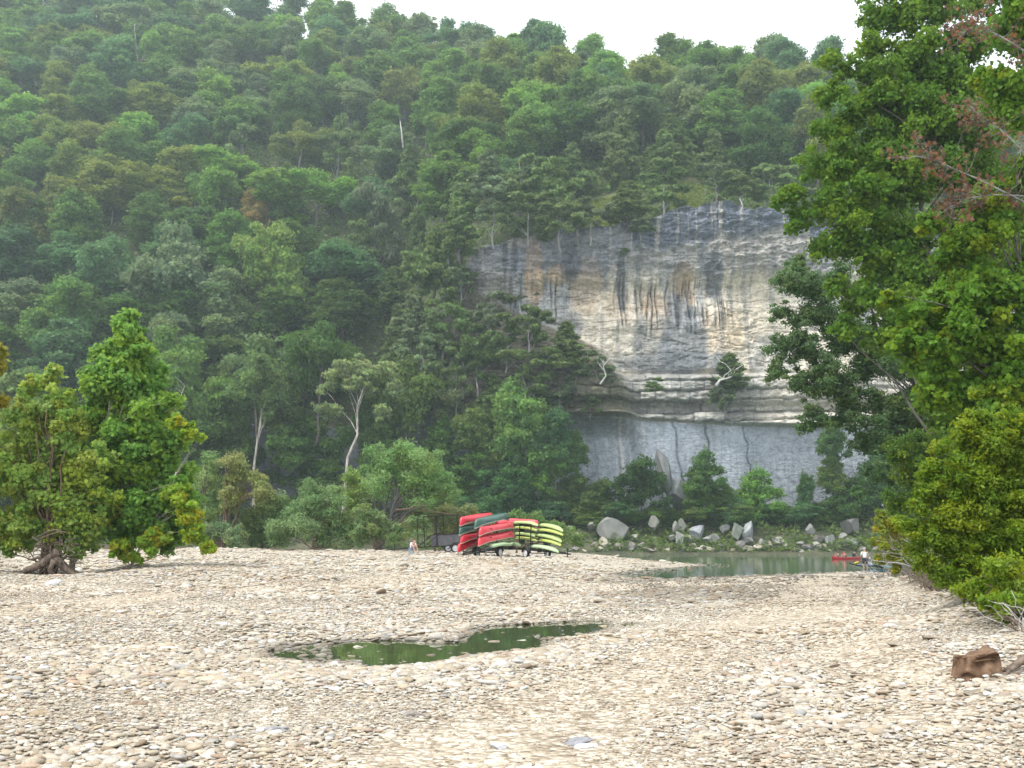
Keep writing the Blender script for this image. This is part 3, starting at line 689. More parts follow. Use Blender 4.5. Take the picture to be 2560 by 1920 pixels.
PROTO = {}
def far_tree(kind, pos, w_, h_, col, name=None, vi=None, lean=0.0):
    vs = FAR[kind]; vi = RS.randrange(len(vs)) if vi is None else vi; me, tm, H = vs[vi]
    key = (kind, vi, name)
    if key not in PROTO:
        root = empty(name or {'cedar': 'cedar_tree', 'shag': 'juniper_tree'}.get(kind, 'broadleaf_tree'))
        link('crown', me, None, root); link('trunk', tm, None, root); PROTO[key] = root
    else: root = copy_tree(PROTO[key])
    base_w = {'round': 13.2, 'tall': 9.5, 'spread': 14.5, 'cedar': 7.5, 'shag': 9.5}[kind]
    root.location = pos; root.rotation_euler = (RS.uniform(-.05, .05), RS.uniform(-.05, .05)+lean, RS.uniform(0, 6.28))
    root.scale = (w_/base_w, w_/base_w, h_/H)
    for ch in root.children:
        if ch.name.startswith('crown'): ch.color = (*col, 1)
    return root

TREES = []   # (object, px, py, colourname, kind word, zone) for the labels
PAL = {'dark green': (.07, .125, .035), 'mid green': (.11, .19, .05), 'grey green': (.14, .19, .11), 'olive green': (.155, .19, .05), 'fresh green': (.15, .26, .06), 'brownish green': (.155, .175, .055), 'blue green': (.09, .17, .09)}
PAL = {k_: (v_[0]*1.04, v_[1]*1.11, v_[2]*.95) for k_, v_ in PAL.items()}
def jit(c, a=.12): 
    f = 1+RS.uniform(-a, a); return tuple(min(1, x*f*(1+RS.uniform(-.05, .05))) for x in c)
def proj(p):
    fx, fy = math.cos(PITCH), math.sin(PITCH); d = p-CAM; dep = d.y*fx+d.z*fy; upc = -d.y*fy+d.z*fx
    return 1280+F*d.x/dep, 960-F*upc/dep
CEDAR = (.12, .18, .055)

def hill_trees():
    Y = YC+6; row = 0
    while Y < 400:
        px = -170+ (row % 2)*55
        while px < 2750:
            yr, _ = ridge(np.array([px])); yr = float(yr[0])
            Yj = Y+RS.uniform(-4, 4)
            if Yj < yr+6:
                X = (px-1280)/F*Yj; z = hz(px, Yj); p = Vector((X, Yj, z)); qx, qy = proj(p+Vector((0, 0, 9)))
                near_cliff = px > 1120
                skip = (1440 < qx < 1570 and Yj < 232 and px > 1200) or (1690 < qx < 1775 and Yj < 234) or (near_cliff and Yj < YC+9) or qy < -110
                if not skip:
                    # kinds and colours by where they stand
                    cz = (820 < qx < 1250 and qy > 430) or (qx >= 1120 and Yj < YC+30) or (600 < qx < 900 and 330 < qy < 560 and RS.random() < .5)
                    if cz and RS.random() < .78:
                        kd = RS.choice(['cedar', 'shag', 'cedar']); col = jit(CEDAR); cn = 'feathery green' if kd == 'cedar' else 'grey-limbed'
                        w_, h_ = RS.uniform(9, 13), RS.uniform(13, 19)
                    else:
                        kd = RS.choice(['round', 'round', 'spread', 'tall'])
                        if qy < 250: cn = RS.choice(['mid green', 'grey green', 'blue green', 'mid green', 'fresh green', 'olive green'])
                        elif qx < 450 and 300 < qy < 520: cn = RS.choice(['olive green', 'brownish green', 'mid green', 'olive green', 'fresh green'])
                        elif qy < 520: cn = RS.choice(['mid green', 'grey green', 'olive green', 'dark green', 'mid green', 'fresh green', 'brownish green', 'blue green'])
                        else: cn = RS.choice(['dark green', 'mid green', 'grey green', 'dark green', 'blue green'])
                        col = jit(PAL[cn]); w_, h_ = RS.uniform(16, 25), RS.uniform(15, 22)
                        if kd == 'tall': w_ *= .72; h_ *= 1.1
                    o = far_tree(kd, p, w_, h_, col); TREES.append([o, qx, qy, cn, kd])
            px += RS.uniform(.75, 1.25)*(14.9 if Y > 250 else 13.2)/Y*F*(1 if px < 2150 else 1.7)
        Y += 11.9; row += 1
hill_trees()
print('hill trees', len(TREES))

# hand-placed far trees: (crown centre px, py, width px, height px, d, kind, colour, label, base height z or None)
SPECIAL = [
 (690, 670, 205, 250, 212, 'round', (.20, .30, .08), 'bright yellow-green tree standing out low on the wooded slope', 'yellow_green_tree'),
 (435, 660, 260, 260, 214, 'spread', (.15, .21, .12), 'broad grey-green tree left of the yellow-green one', 'broadleaf_tree'),
 (175, 800, 230, 240, 212, 'round', (.13, .24, .06), 'rounded mid-green tree just above the left foreground sycamore', 'broadleaf_tree'),
 (640, 930, 240, 250, 206, 'spread', (.13, .20, .08), 'tall green tree with a pale forked trunk right of the sycamore', 'broadleaf_tree'),
 (1300, 1060, 190, 250, 202, 'round', (.15, .26, .075), 'light green leafy tree on the bank left of the smooth grey wall', 'broadleaf_tree'),
 (1130, 1000, 130, 150, 207, 'spread', (.18, .22, .12), 'small pale-leaved tree before the dark rock left of the light green tree', 'broadleaf_tree'),
 (640, 545, 80, 120, 222, 'tall', (.27, .21, .075), 'small rust-tinged tree just above the yellow-green one', 'rusty_tree'),
 (60, 560, 180, 200, 216, 'round', (.15, .17, .05), 'olive tree at the far left edge above the rounded mid-green one', 'broadleaf_tree'),
 (940, 560, 130, 200, 216, 'shag', (.13, .17, .09), 'grey mossy juniper with bare top right of the rust-tinged tree', 'juniper_tree'),
 (330, 930, 160, 180, 208, 'round', (.07, .12, .035), 'dark tree behind the top of the left sycamore', 'broadleaf_tree'),
]
def place_special(px, py, wpx, hpx, d, kd, col, label, name, zb=None):
    if d >= 212:
        for d in np.arange(218, 390, 2.0):
            if at(px, py, d).z - hz(px, d) < hpx*d/F*.76: break
    c = at(px, py, d); w_ = wpx*d/F; 
    H = {'round': 17., 'tall': 17., 'spread': 17., 'cedar': 12., 'shag': 11.}[kd]; cf = {'round': .62, 'tall': .62, 'spread': .66, 'cedar': .5, 'shag': .58}[kd]
    h_ = hpx*d/F*1.25
    if zb is None: zb = c.z-h_*cf
    o = far_tree(kd, (c.x, c.y, c.z-h_*cf), w_, h_, col, name)
    # long trunk down to the slope
    gzv = 6.0 if d < 212 else 26.0
    if d < 212 and c.z-h_*cf > gzv+1:
        mb = MB(); lo = Vector((RS.uniform(-1.5, 1.5), 2.0, gzv-(c.z-h_*cf))); mb.tube(limb_pts(lo, (0, 0, h_*.35), 0, 6, .03), [.55, .45, .4, .36, .32, .28, .2], 8, True, .1)
        # own mesh in the tree's unscaled frame
        me = mb.mesh('lower_trunk'); t = link('lower_trunk', me, MAT_PALEBARK, o); s = o.scale
        Mx = (Euler(o.rotation_euler).to_matrix().to_4x4() @ Matrix.Diagonal((s[0], s[1], s[2], 1))).inverted(); t.matrix_local = Mx
    return tag(o, label, 'tree')
for a in SPECIAL: place_special(*a)

# cedars and junipers on the cliff, by crown centre: (px, py, width px, height px, d)
CL = [(1225, 775, 105, 115, 206), (1320, 815, 120, 115, 205), (1415, 860, 120, 110, 205), (1490, 915, 90, 90, 206), (1195, 880, 115, 140, 205), (1310, 930, 120, 120, 204), (1400, 985, 100, 95, 206),
      (1230, 1000, 110, 130, 205), (1110, 810, 120, 140, 208), (1060, 890, 125, 150, 208), (1475, 1010, 60, 50, 206), (1140, 940, 105, 130, 206), (1030, 790, 115, 140, 211), (1265, 860, 90, 90, 205), (1365, 900, 90, 90, 205), (1440, 930, 80, 70, 205), (1160, 850, 90, 90, 206),
      (1150, 560, 105, 130, 210), (1235, 520, 120, 130, 210), (1320, 530, 120, 110, 210), (1400, 545, 120, 110, 210), (1475, 540, 100, 95, 210), (1570, 500, 130, 100, 210), (1655, 460, 120, 120, 214), (1600, 555, 80, 60, 209), (1300, 440, 120, 130, 216), (1390, 460, 120, 130, 212), (1220, 430, 120, 120, 218),
      (1850, 455, 110, 90, 214), (1930, 450, 110, 100, 214), (1790, 440, 80, 80, 218), (1120, 600, 90, 130, 212), (1830, 925, 105, 85, 208), (1810, 990, 66, 70, 207), (1640, 960, 50, 40, 207), (1560, 630, 36, 30, 212), (2020, 520, 110, 90, 217)]
CL += [(1085, 640, 110, 140, 214), (1100, 720, 100, 120, 212), (1150, 700, 80, 90, 211), (1040, 680, 110, 140, 214)]
cl_objs = []
for i, (px, py, wp, hp, d) in enumerate(CL):
    c = at(px, py, d); kd = 'shag' if i % 5 != 2 else 'cedar'; h_ = hp*d/F*1.15
    o = far_tree(kd, (c.x, c.y+.5, c.z-h_*.55), wp*d/F*1.1, h_, jit(CEDAR if i % 3 else (.13, .175, .085)))
    cl_objs.append([o, px, py, 'grey-limbed' if kd == 'shag' else 'feathery', kd])

# the white-trunked tree and bare snags
def snag(name, pts_px, d, r0, mat, label, twigs=6, seed=1):
    root = empty(name, at(*pts_px[0], d)); o0 = Vector(root.location); mb = MB(); P = [at(x, y, d)-o0 for x, y in pts_px]
    mb.tube(P, [r0*(1-.8*i/(len(P)-1)) for i in range(len(P))], 7, True, .12); mb.build('trunk', mat, root)
    R = random.Random(seed)
    for k in range(twigs):
        i = R.randrange(max(1, len(P)//2), len(P)); s = P[i-1].lerp(P[i], R.random()); a = R.uniform(0, 6.28); L = r0*R.uniform(9, 20)
        e = s+Vector((math.cos(a)*L*.7, math.sin(a)*L*.5, L*R.uniform(.3, .9))); m2 = MB(); m2.tube(limb_pts(s, e, .05, 4, .2), [r0*.35, r0*.28, r0*.2, r0*.13, r0*.06], 5, True); m2.build('branch', mat, root)
    return tag(root, label, 'dead tree')
snag('dead_tree', [(1243, 285), (1240, 250), (1236, 225), (1238, 195)], 300, .45, MAT_DEADWOOD, 'bare white forked snag high on the slope above the bluff', 4, 2)
snag('dead_tree', [(352, 280), (350, 200), (342, 130), (335, 60)], 330, .32, MAT_GREYWOOD, 'tall bare grey tree high on the left of the wooded slope', 9, 3)
snag('dead_tree', [(935, 520), (934, 490), (933, 465)], 268, .25, MAT_DEADWOOD, 'short bare treetop poking above the mossy juniper', 4, 5)
snag('dead_tree', [(1008, 370), (1004, 330), (1000, 300)], 268, .3, MAT_DEADWOOD, 'slim white snag halfway up the slope left of the bluff', 2, 6)
snag('dead_tree', [(1790, 965), (1800, 950), (1822, 945), (1840, 935)], 205, .35, MAT_DEADWOOD, 'twisted white dead trunk on the rock ledge of the bluff', 5, 8)
snag('dead_tree', [(1850, 530), (1857, 515), (1850, 497)], 209, .18, MAT_DEADWOOD, 'bare white twig tree at the top edge of the bluff', 2, 9)
snag('dead_tree', [(1500, 960), (1515, 940), (1508, 915), (1525, 895)], 201, .22, MAT_DEADWOOD, 'crooked grey snag at the ledge left of the big pale wall', 5, 10)

def px_tree(name, label, base, trunk_top, puffs, d, n, size, leaf, col, bark, r0=.3, tints=G, tilt=.9, shell=.75, bottom=.5, depth=.8, droop=0, dcenter=None, cat='tree', extra=None, flatz=0, squash=.9, lmat=None, seed=0, nl=40, group=None, lean_trunks=None, clump=5):
    """tree whose crown lobes are placed by sight at distance d, spread in depth as real volume"""
    r = np.random.default_rng(900+seed); R = random.Random(seed+5)
    b = Vector(base); root = empty(name, b); P = []
    for q in puffs:
        px, py, rp = q[:3]; dd = d+(q[3] if len(q) > 3 else 0); rad = rp*dd/F
        P.append((px, py, rp, dd))
    out = []
    for px, py, rp, dd in P:
        # break each lobe into smaller clumps over its volume
        rad = rp*dd/F; c0 = at(px, py, dd)
        for k in range(clump*2):
            v = Vector(r.normal(size=3)); v.normalize(); rr = rad*R.uniform(.3, .95)
            p = c0+Vector((v.x*rr, v.y*rr*depth*1.5, v.z*rr)) - b
            out.append((p.x, p.y, p.z, rad*R.uniform(.18, .5), 0))
        p = c0-b; out.append((p.x, p.y+rad*.4, p.z, rad*.75, 0))
    me = crown_mesh('crown', r, out, n, size, leaf, tints, tilt=tilt, shell=shell, bottom=bottom, droop=droop, flatz=flatz, squash=squash)
    me.materials.append(lmat or MAT_LEAF_NEAR); cr = link('crown', me, None, root); cr.color = (*col, 1)
    tr = MB(); tt = Vector(trunk_top)-b
    sel = [out[i] for i in sorted(R.sample(range(len(out)), min(nl, len(out))))]
    limbs(tr, (0, 0, -.3), tt, r0, r0*.3, sel, n=8)
    for e in (lean_trunks or []):
        tr.tube(limb_pts((R.uniform(-.3, .3), R.uniform(-.2, .2), 0), Vector(e)-b, .05, 6, .08), [r0*.7, r0*.6, r0*.5, r0*.4, r0*.3, r0*.2, r0*.12], 6, True, .15)
    tr.build('trunk', bark, root)
    tag(root, label, cat, group)
    return root

# white-trunked leaning tree by the lower wall
px_tree('white_trunked_tree', 'leaning tree with a white trunk and flat pale crown by the dark bank', at(842, 1330, 194), at(912, 960, 195),
        [(850, 930, 40), (900, 915, 48), (950, 935, 42), (820, 965, 28), (985, 970, 30), (900, 960, 45), (835, 1030, 32), (955, 1035, 34), (800, 1020, 22)], 195, 8500, .5, 'spray', (.24, .30, .15), MAT_PALEBARK, r0=.42, squash=.5, flatz=.4, lmat=MAT_LEAF, seed=1, nl=6)
px_tree('sycamore_tree', 'pale-trunked tree with a straight leaning bole near the left bank', at(620, 1330, 197), at(655, 1010, 197),
        [(600, 980, 60), (680, 1000, 50), (640, 930, 60)], 197, 5500, .6, 'spray', (.13, .21, .08), MAT_PALEBARK, r0=.42, lmat=MAT_LEAF, seed=2, nl=8)

# ---- bank trees and bushes on the far shore (copies of the far kinds)
BK = [(-60, 1180, 200, 260), (60, 1080, 220, 300), (210, 1140, 200, 260), (480, 1010, 200, 300), (520, 1130, 180, 200), (420, 900, 180, 200), (760, 1120, 190, 190), (700, 1000, 160, 180), (800, 900, 170, 220), (1010, 1000, 180, 260), (960, 1120, 150, 150), (1050, 1190, 150, 130), (1180, 1180, 140, 110),
      (1270, 1210, 170, 150), (1360, 1180, 130, 150), (1430, 1240, 130, 120), (1210, 1260, 140, 90), (1120, 1250, 140, 110), (1500, 1240, 120, 110), (550, 1230, 180, 130), (820, 1210, 160, 140), (880, 1260, 150, 100), (1380, 1270, 140, 90), (340, 1180, 200, 200), (590, 1080, 120, 200), (900, 1080, 120, 200),
      (1602, 1205, 160, 160), (1560, 1280, 120, 90), (1760, 1175, 110, 140), (1745, 1240, 120, 130), (1890, 1232, 145, 165), (1830, 1280, 130, 110), (1960, 1290, 120, 80), (2040, 1290, 120, 90), (2010, 1230, 60, 130), (2100, 1270, 140, 110), (2180, 1220, 160, 170), (2260, 1150, 170, 260), (2080, 1180, 110, 130), (2090, 1100, 100, 120),
      (1545, 1278, 120, 66), (1625, 1285, 100, 58), (1745, 1284, 120, 66), (1840, 1280, 120, 66), (1930, 1284, 110, 62), (2010, 1280, 110, 66), (1820, 1250, 110, 80), (1390, 1090, 130, 150), (1330, 1130, 130, 150), (1180, 1090, 140, 160), (1110, 1110, 130, 150), (1440, 1130, 90, 120), (1665, 1290, 90, 60), (1480, 1290, 110, 60), (2015, 1205, 40, 50)]
BKN = {(1602, 1205): (.06, .12, .04), (1890, 1232): (.15, .28, .06), (1760, 1175): (.09, .17, .05), (1270, 1210): (.07, .16, .055)}
bk_objs = []
for i, (px, py, wp, hp) in enumerate(BK):
    if px > 1480: wp *= .88; hp *= .84
    d = 203+RS.uniform(-3, 3) if hp > 120 else 201+RS.uniform(-1, 3)
    c = at(px, py, d); kd = 'round' if hp < 200 else RS.choice(['round', 'tall', 'spread']); h_ = hp*d/F*1.25
    col = BKN.get((px, py)) or jit(RS.choice([PAL['dark green'], PAL['mid green'], (.085, .17, .05), PAL['blue green'], (.13, .2, .055)]))
    o = far_tree(kd, (c.x, c.y, c.z-h_*.62), wp*d/F*1.08, h_, col, 'bank_tree' if hp > 120 else 'bank_bush')
    bk_objs.append([o, px, py, 'leafy', kd, hp])

# ------------------------------------------------------------------ labels for the many trees
ORD = ['leftmost', 'second from left', 'third from left', 'fourth from left', 'fifth from left', 'sixth from left', 'seventh from left', 'eighth from left', 'ninth from left', 'tenth from left', 'eleventh from left', 'twelfth from left', 'thirteenth from left', 'fourteenth from left', 'fifteenth from left', 'sixteenth from left', 'seventeenth from left', 'eighteenth from left', 'nineteenth from left', 'twentieth from left', 'twenty-first from left', 'twenty-second from left', 'twenty-third from left', 'twenty-fourth from left']
def label_by_order(items, keyf, phrase, cat, group):
    d = {}
    for it in items: d.setdefault(keyf(it), []).append(it)
    for k, l in d.items():
        l.sort(key=lambda t: t[1])
        for j, it in enumerate(l):
            tag(it[0], '%s of the %s' % (ORD[min(j, len(ORD)-1)], phrase(k)) if len(l) > 1 else 'the only %s' % phrase(k).replace('trees', 'tree').replace('boulders', 'boulder').replace('bushes', 'bush'), cat, group)
def zone(qx, qy):
    if qy < 90: v = 'along the skyline'
    elif qy < 190: v = 'just below the skyline'
    elif qy < 300: v = 'high on the slope'
    elif qy < 400: v = 'above mid slope'
    elif qy < 500: v = 'at mid slope'
    elif qy < 640: v = 'below mid slope'
    else: v = 'low on the slope'
    h = 'far left' if qx < 500 else 'left' if qx < 1050 else 'centre' if qx < 1500 else 'right'
    return v, h
KW = {'round': 'rounded trees', 'spread': 'broad trees', 'tall': 'narrow trees', 'cedar': 'cedar trees', 'shag': 'juniper trees'}
label_by_order(TREES, lambda t: (zone(t[1], t[2]), t[3], t[4]), lambda k: '%s %s %s, %s' % (k[1], KW[k[2]], k[0][0], k[0][1]), 'tree', 'trees covering the hillside')
label_by_order(cl_objs, lambda t: ('on the brink of the bluff' if t[2] < 640 else 'on the bench against the bluff' if t[1] < 1600 else 'on the rock ledge of the bluff', t[4], 'larger' if t[2] % 20 < 10 and t[1] < 1400 else 'smaller'), lambda k: '%s %s %s' % (k[2], KW[k[1]], k[0]), 'tree', 'cedars clinging to the bluff')
label_by_order(bk_objs, lambda t: ('before the grey wall' if t[1] > 1520 else 'beyond the trailers' if t[1] > 950 else 'behind the willows', 'trees' if t[5] > 120 else 'bushes', 'upper' if t[2] < 1150 else 'lower'), lambda k: '%s leafy %s on the far bank %s' % (k[2], k[1], k[0]), 'tree', 'trees and bushes on the far bank')

# ground cover on the far bank
def cover(name, label, pts_fn, n, size, kind, col, mat=MAT_LEAF, tints=G, seed=0, tilt=.6):
    r = np.random.default_rng(seed); C, N_ = pts_fn(r, n); V, lo, sz, m = leaf_cloud(r, C, N_, size, kind, tilt=tilt)
    T = np.array(tints); c = T[r.choice(len(T), len(C))]*(1+.3*(r.random((len(C), 1))*2-1))
    me = np_mesh(name, V, lo, sz, False, np.repeat(c, m, 0)); me.materials.append(mat); o = link(name, me); o.color = (*col, 1)
    return tag(o, label, 'ground cover', kind='stuff')
def bank_pts(r, n):
    px = r.uniform(-300, 2750, n); Y = 191.5+23*r.random(n)**1.2; X = (px-1280)/F*Y
    keep = fbm(X*.15, Y*.3, 3, 66) > .40; X, Y = X[keep], Y[keep]
    Z = -1.2+10.5*np.clip((Y-189)/24, 0, 1)**.8 + (fbm(X*.12, Y*.3, 4, 4)-.5)*2.4*sstep(190, 196, Y)
    lump = np.maximum(0, fbm(X*.5, Y*.8, 3, 67)-.4)*7
    return np.stack([X, Y, Z+r.random(len(X))*lump], -1), np.tile([0, -.5, 1.0], (len(X), 1))
cover('undergrowth', 'tangled green undergrowth covering the far bank', bank_pts, 52000, .55, 'spray', (.105, .16, .05), seed=3, tints=G+[(1.5, 1.2, .8), (1.3, 1.3, .8)])
def hill_pts(r, n):
    px = np.concatenate([r.uniform(1430, 1600, n//2), r.uniform(1690, 1780, n-n//2)]); Y = r.uniform(YC+3, YC+19, n)
    X = (px-1280)/F*Y; Z = hill_z(px, Y)+(fbm(X*.05, Y*.05, 4, 3)-.5)*5*sstep(YC+6, YC+25, Y)
    return np.stack([X, Y, Z+.15], -1), np.tile([0, -.7, 1.0], (len(X), 1))
def slope_pts(r, n):
    px = r.uniform(-250, 2400, n); yr, _ = ridge(px); Y = YC+4+(yr-YC)*r.random(n)**.8; X = (px-1280)/F*Y
    Z = hill_z(px, Y)+(fbm(X*.05, Y*.05, 4, 3)-.5)*5*sstep(YC+6, YC+25, Y); cl = ((np.abs(px-1515) < 66) | (np.abs(px-1735) < 46)) & (Y < 236)
    k = ~cl; px, X, Y, Z = px[k], X[k], Y[k], Z[k]; lump = np.maximum(0, fbm(X*.25, Y*.25, 3, 68)-.35)*14
    return np.stack([X, Y, Z+r.random(len(X))*lump], -1), np.tile([0, -.6, 1.0], (len(X), 1))
cover('woodland_understorey', 'dark leafy understorey between the hillside trees', slope_pts, 130000, .95, 'spray', (.115, .18, .055), seed=6, tilt=.8)
cover('meadow_grass', 'yellowing grass on the clearings above the bluff', hill_pts, 16000, .7, 'tuft', (.17, .21, .06), seed=4)

# ------------------------------------------------------------------ boulders on the far shore
def boulder_mesh(seed, cuts=9):
    import bmesh
    r = np.random.default_rng(seed); bm = bmesh.new(); bmesh.ops.create_icosphere(bm, subdivisions=4, radius=.6)
    ax = r.normal(size=(cuts, 3)); ax /= np.linalg.norm(ax, axis=1)[:, None]; cut = r.uniform(.26, .44, cuts)
    for v in bm.verts:
        p = np.array(v.co)
        for a, c_ in zip(ax, cut):
            d = p@a
            if d > c_: p = p-a*(d-c_)
        n = float(fbm(np.array(p[0]*5+seed), np.array(p[1]*5+p[2]*4), 4, seed)); p = p*(1+.12*(n-.5)); v.co = Vector(p)
    for f in bm.faces: f.smooth = False
    me = bpy.data.meshes.new('boulder'); bm.to_mesh(me); bm.free(); return me
kr = M('boulder_rock'); _v = kr.coord('Object'); _n = kr.noise(_v, 2.2, 8, .7); _oi = kr.n.new('ShaderNodeObjectInfo')
kr.color(kr.mix(1, _oi.outputs['Color'], kr.ramp(_n.outputs['Fac'], [(.3, (.6, .6, .6)), (.55, (1, 1, 1)), (.75, (1.3, 1.27, 1.2))]), 'MULTIPLY')); kr.set(Roughness=.9); kr.bump(_n.outputs['Fac'], .8, .1)
BM_ = [boulder_mesh(s) for s in (3, 5, 8, 13, 21, 34, 55)]
for m_ in BM_: m_.materials.append(kr.m)
bl_objs = []
def boulder(px, py, wp, hp, col=(.30, .29, .26), d=None, rot=None, vi=None):
    d = d or 194
    c = at(px, py, d); o = link('boulder', BM_[RS.randrange(7) if vi is None else vi]); o.location = c
    w_, h_ = wp*d/F*1.1, hp*d/F*(1.2 if wp > 60 else 1.12); o.scale = (w_, w_*RS.uniform(.6, 1.0), h_); o.rotation_euler = rot or (RS.uniform(-.25, .25), RS.uniform(-.25, .25), RS.uniform(0, 6.28))
    o.color = (*jit(col, .15), 1); bl_objs.append([o, px, py, wp]); return o
def cr8(x, y): return 1400+x/2.458, 1200+y/2.458
for x, y, w_, h_, cl in [(340, 320, 190, 140, 0), (575, 275, 60, 85, 0), (740, 375, 70, 110, 0), (540, 425, 130, 45, 1), (645, 436, 90, 28, 1), (275, 395, 85, 75, 1), (240, 428, 80, 30, 1), (195, 285, 60, 40, 0), (465, 345, 45, 40, 0),
                         (707, 290, 50, 60, 0), (755, 285, 60, 75, 0), (845, 310, 85, 80, 2), (795, 365, 60, 50, 0), (760, 432, 80, 34, 1), (850, 430, 75, 45, 1), (930, 435, 90, 45, 1), (910, 375, 60, 40, 0), (950, 350, 60, 50, 0), (1015, 300, 60, 50, 2), (1090, 315, 80, 90, 0), (1155, 310, 80, 95, 2),
                         (1160, 435, 80, 50, 1), (1150, 380, 90, 40, 0), (1210, 420, 60, 40, 1), (1275, 425, 60, 45, 1), (1330, 375, 80, 50, 0), (1420, 440, 70, 38, 1), (1350, 443, 60, 32, 1), (1520, 440, 80, 45, 0), (1600, 430, 90, 50, 0), (1655, 380, 70, 85, 2), (1720, 405, 90, 65, 0), (1803, 385, 85, 75, 0), (1790, 300, 110, 120, 3),
                         (1735, 350, 50, 40, 0), (1850, 440, 90, 40, 1), (1930, 440, 100, 50, 0), (1590, 360, 70, 40, 0), (1540, 300, 50, 50, 0), (1470, 445, 60, 30, 0), (990, 440, 60, 30, 0), (1060, 440, 60, 34, 1), (1100, 400, 70, 40, 0), (100, 345, 40, 40, 1), (60, 300, 50, 30, 0), (50, 435, 80, 25, 0), (2020, 430, 90, 50, 0),
                         (160, 440, 90, 20, 1), (420, 430, 70, 34, 0), (690, 350, 50, 40, 0), (880, 410, 50, 30, 1), (1245, 380, 50, 34, 0), (1385, 400, 60, 34, 0), (1480, 400, 60, 36, 0), (330, 440, 60, 24, 1), (820, 400, 46, 30, 1), (1700, 445, 70, 26, 1), (1650, 446, 60, 22, 1)]:
    X, Y = cr8(x, y); boulder(X, Y, w_/2.458, h_/2.458, [(.23, .23, .21), (.36, .33, .265), (.29, .295, .295), (.13, .14, .13)][cl], d=194-(y-400)*.03)
for X, Y, w_, h_ in [(1662, 1175, 56, 90), (1690, 1230, 50, 90), (1725, 1285, 34, 60), (2195, 1255, 30, 60)]:
    boulder(X, Y, w_, h_, (.17, .18, .19), d=205)
nbl = 0
for k in range(70):       # rubble filling the waterline between the big ones
    X = RS.uniform(1400, 2260); Y = RS.uniform(1360, 1384); boulder(X, Y, RS.uniform(12, 26), RS.uniform(8, 16), RS.choice([(.20, .195, .18), (.30, .275, .23), (.25, .235, .205)]), d=193+RS.uniform(-1, 3))
def bz(t): return 'large' if t[3] > 34 else 'mid-sized' if t[3] > 24 else 'small'
label_by_order(bl_objs, lambda t: (bz(t), 'at the waterline' if t[2] > 1372 else 'just above the waterline' if t[2] > 1345 else 'up the far bank', 'below the smooth grey wall' if 1640 < t[1] < 1950 else 'right of the grey wall' if t[1] >= 1950 else 'towards the trailers'),
               lambda k: '%s boulders %s %s' % k, 'boulder', 'boulders along the far shore')

# ------------------------------------------------------------------ middle distance willows
WB = [(-60, 1330, 150, 120), (520, 1330, 90, 100), (460, 1335, 90, 100)]
OL = [(1, 1, 1), (.9, 1, .9), (1.15, 1.12, 1.1), (.8, .9, .8), (1.1, 1.0, .75)]
def willow(label, bpx, d, puffs, n, col, top=None, r0=.12, tr=None, seed=0, bark=MAT_REDBARK, size=.22, name='willow_bush'):
    b = Vector(((bpx-1280)/F*d, d, gz((bpx-1280)/F*d, d))); t = at(*(top or (bpx, puffs[0][1])), d)
    return px_tree(name, label, b, t, puffs, d, n, size, 'oval', col, bark, r0=r0, tints=OL, lmat=MAT_LEAF, seed=seed, nl=26, cat='bush', lean_trunks=[at(x, y, d) for x, y in (tr or [])], shell=.5, tilt=.8)
willow('tall thin willow with reddish stems, left of its twin', 520, 92, [(525, 1150, 32), (515, 1200, 48), (520, 1260, 52), (500, 1310, 50)], 9000, (0.195, 0.295, 0.120), seed=11, tr=[(520, 1130), (500, 1180)])
willow('yellowing red-stemmed willow beside the thin green twin', 566, 91, [(585, 1150, 34), (590, 1195, 40), (575, 1250, 42), (640, 1200, 32), (655, 1240, 40)], 9750, (0.244, 0.278, 0.105), seed=12, tr=[(590, 1120), (640, 1170), (575, 1160)], r0=.16)
willow('low grey-green willow at the right foot of the sycamore', 560, 88, [(545, 1330, 36), (500, 1340, 34), (590, 1340, 34), (450, 1345, 30)], 7500, (0.188, 0.270, 0.143), seed=13)
willow('wide rounded willow bush in the middle of the row', 790, 90, [(770, 1240, 45), (820, 1250, 50), (740, 1290, 60), (840, 1300, 55), (790, 1320, 55), (700, 1330, 45), (870, 1335, 38)], 19500, (0.188, 0.287, 0.128), seed=14, tr=[(770, 1270), (820, 1280)])
willow('soft green willow left of the wide rounded bush', 660, 93, [(650, 1290, 50), (690, 1260, 45), (620, 1330, 48), (700, 1320, 50), (660, 1340, 40)], 13500, (0.179, 0.270, 0.120), seed=15)
willow('spreading willow tree with a leaning trunk left of the trailers', 950, 91, [(960, 1150, 45), (1010, 1140, 55), (1060, 1170, 55), (1100, 1200, 48), (990, 1200, 55), (1050, 1225, 50), (940, 1200, 48), (1130, 1235, 32), (1080, 1250, 32)], 20250, (0.195, 0.322, 0.120), top=(1000, 1215), r0=.3, seed=16, bark=MAT_BARK, tr=[(1060, 1245), (985, 1180), (930, 1230)], name='willow_tree')
willow('sparse low willow under the leaning trunk', 940, 88, [(920, 1300, 40), (960, 1330, 40), (900, 1340, 34), (1000, 1335, 30), (1040, 1320, 34)], 9000, (0.179, 0.260, 0.112), seed=17)
willow('brown-tinged shrub behind the empty trailer', 1090, 96, [(1060, 1290, 40), (1110, 1300, 42), (1160, 1290, 38), (1190, 1320, 34), (1030, 1320, 34), (1120, 1340, 30)], 12000, (0.220, 0.260, 0.120), seed=18)
willow('small bright shrub above the wide rounded bush', 880, 96, [(880, 1190, 28), (905, 1220, 34), (870, 1240, 34), (890, 1270, 30)], 5250, (0.227, 0.330, 0.090), seed=19)
willow('low shrub behind the red canoes', 1290, 100, [(1230, 1310, 34), (1290, 1300, 34), (1340, 1310, 34), (1400, 1330, 34), (1440, 1350, 22)], 10500, (0.163, 0.260, 0.090), seed=20)
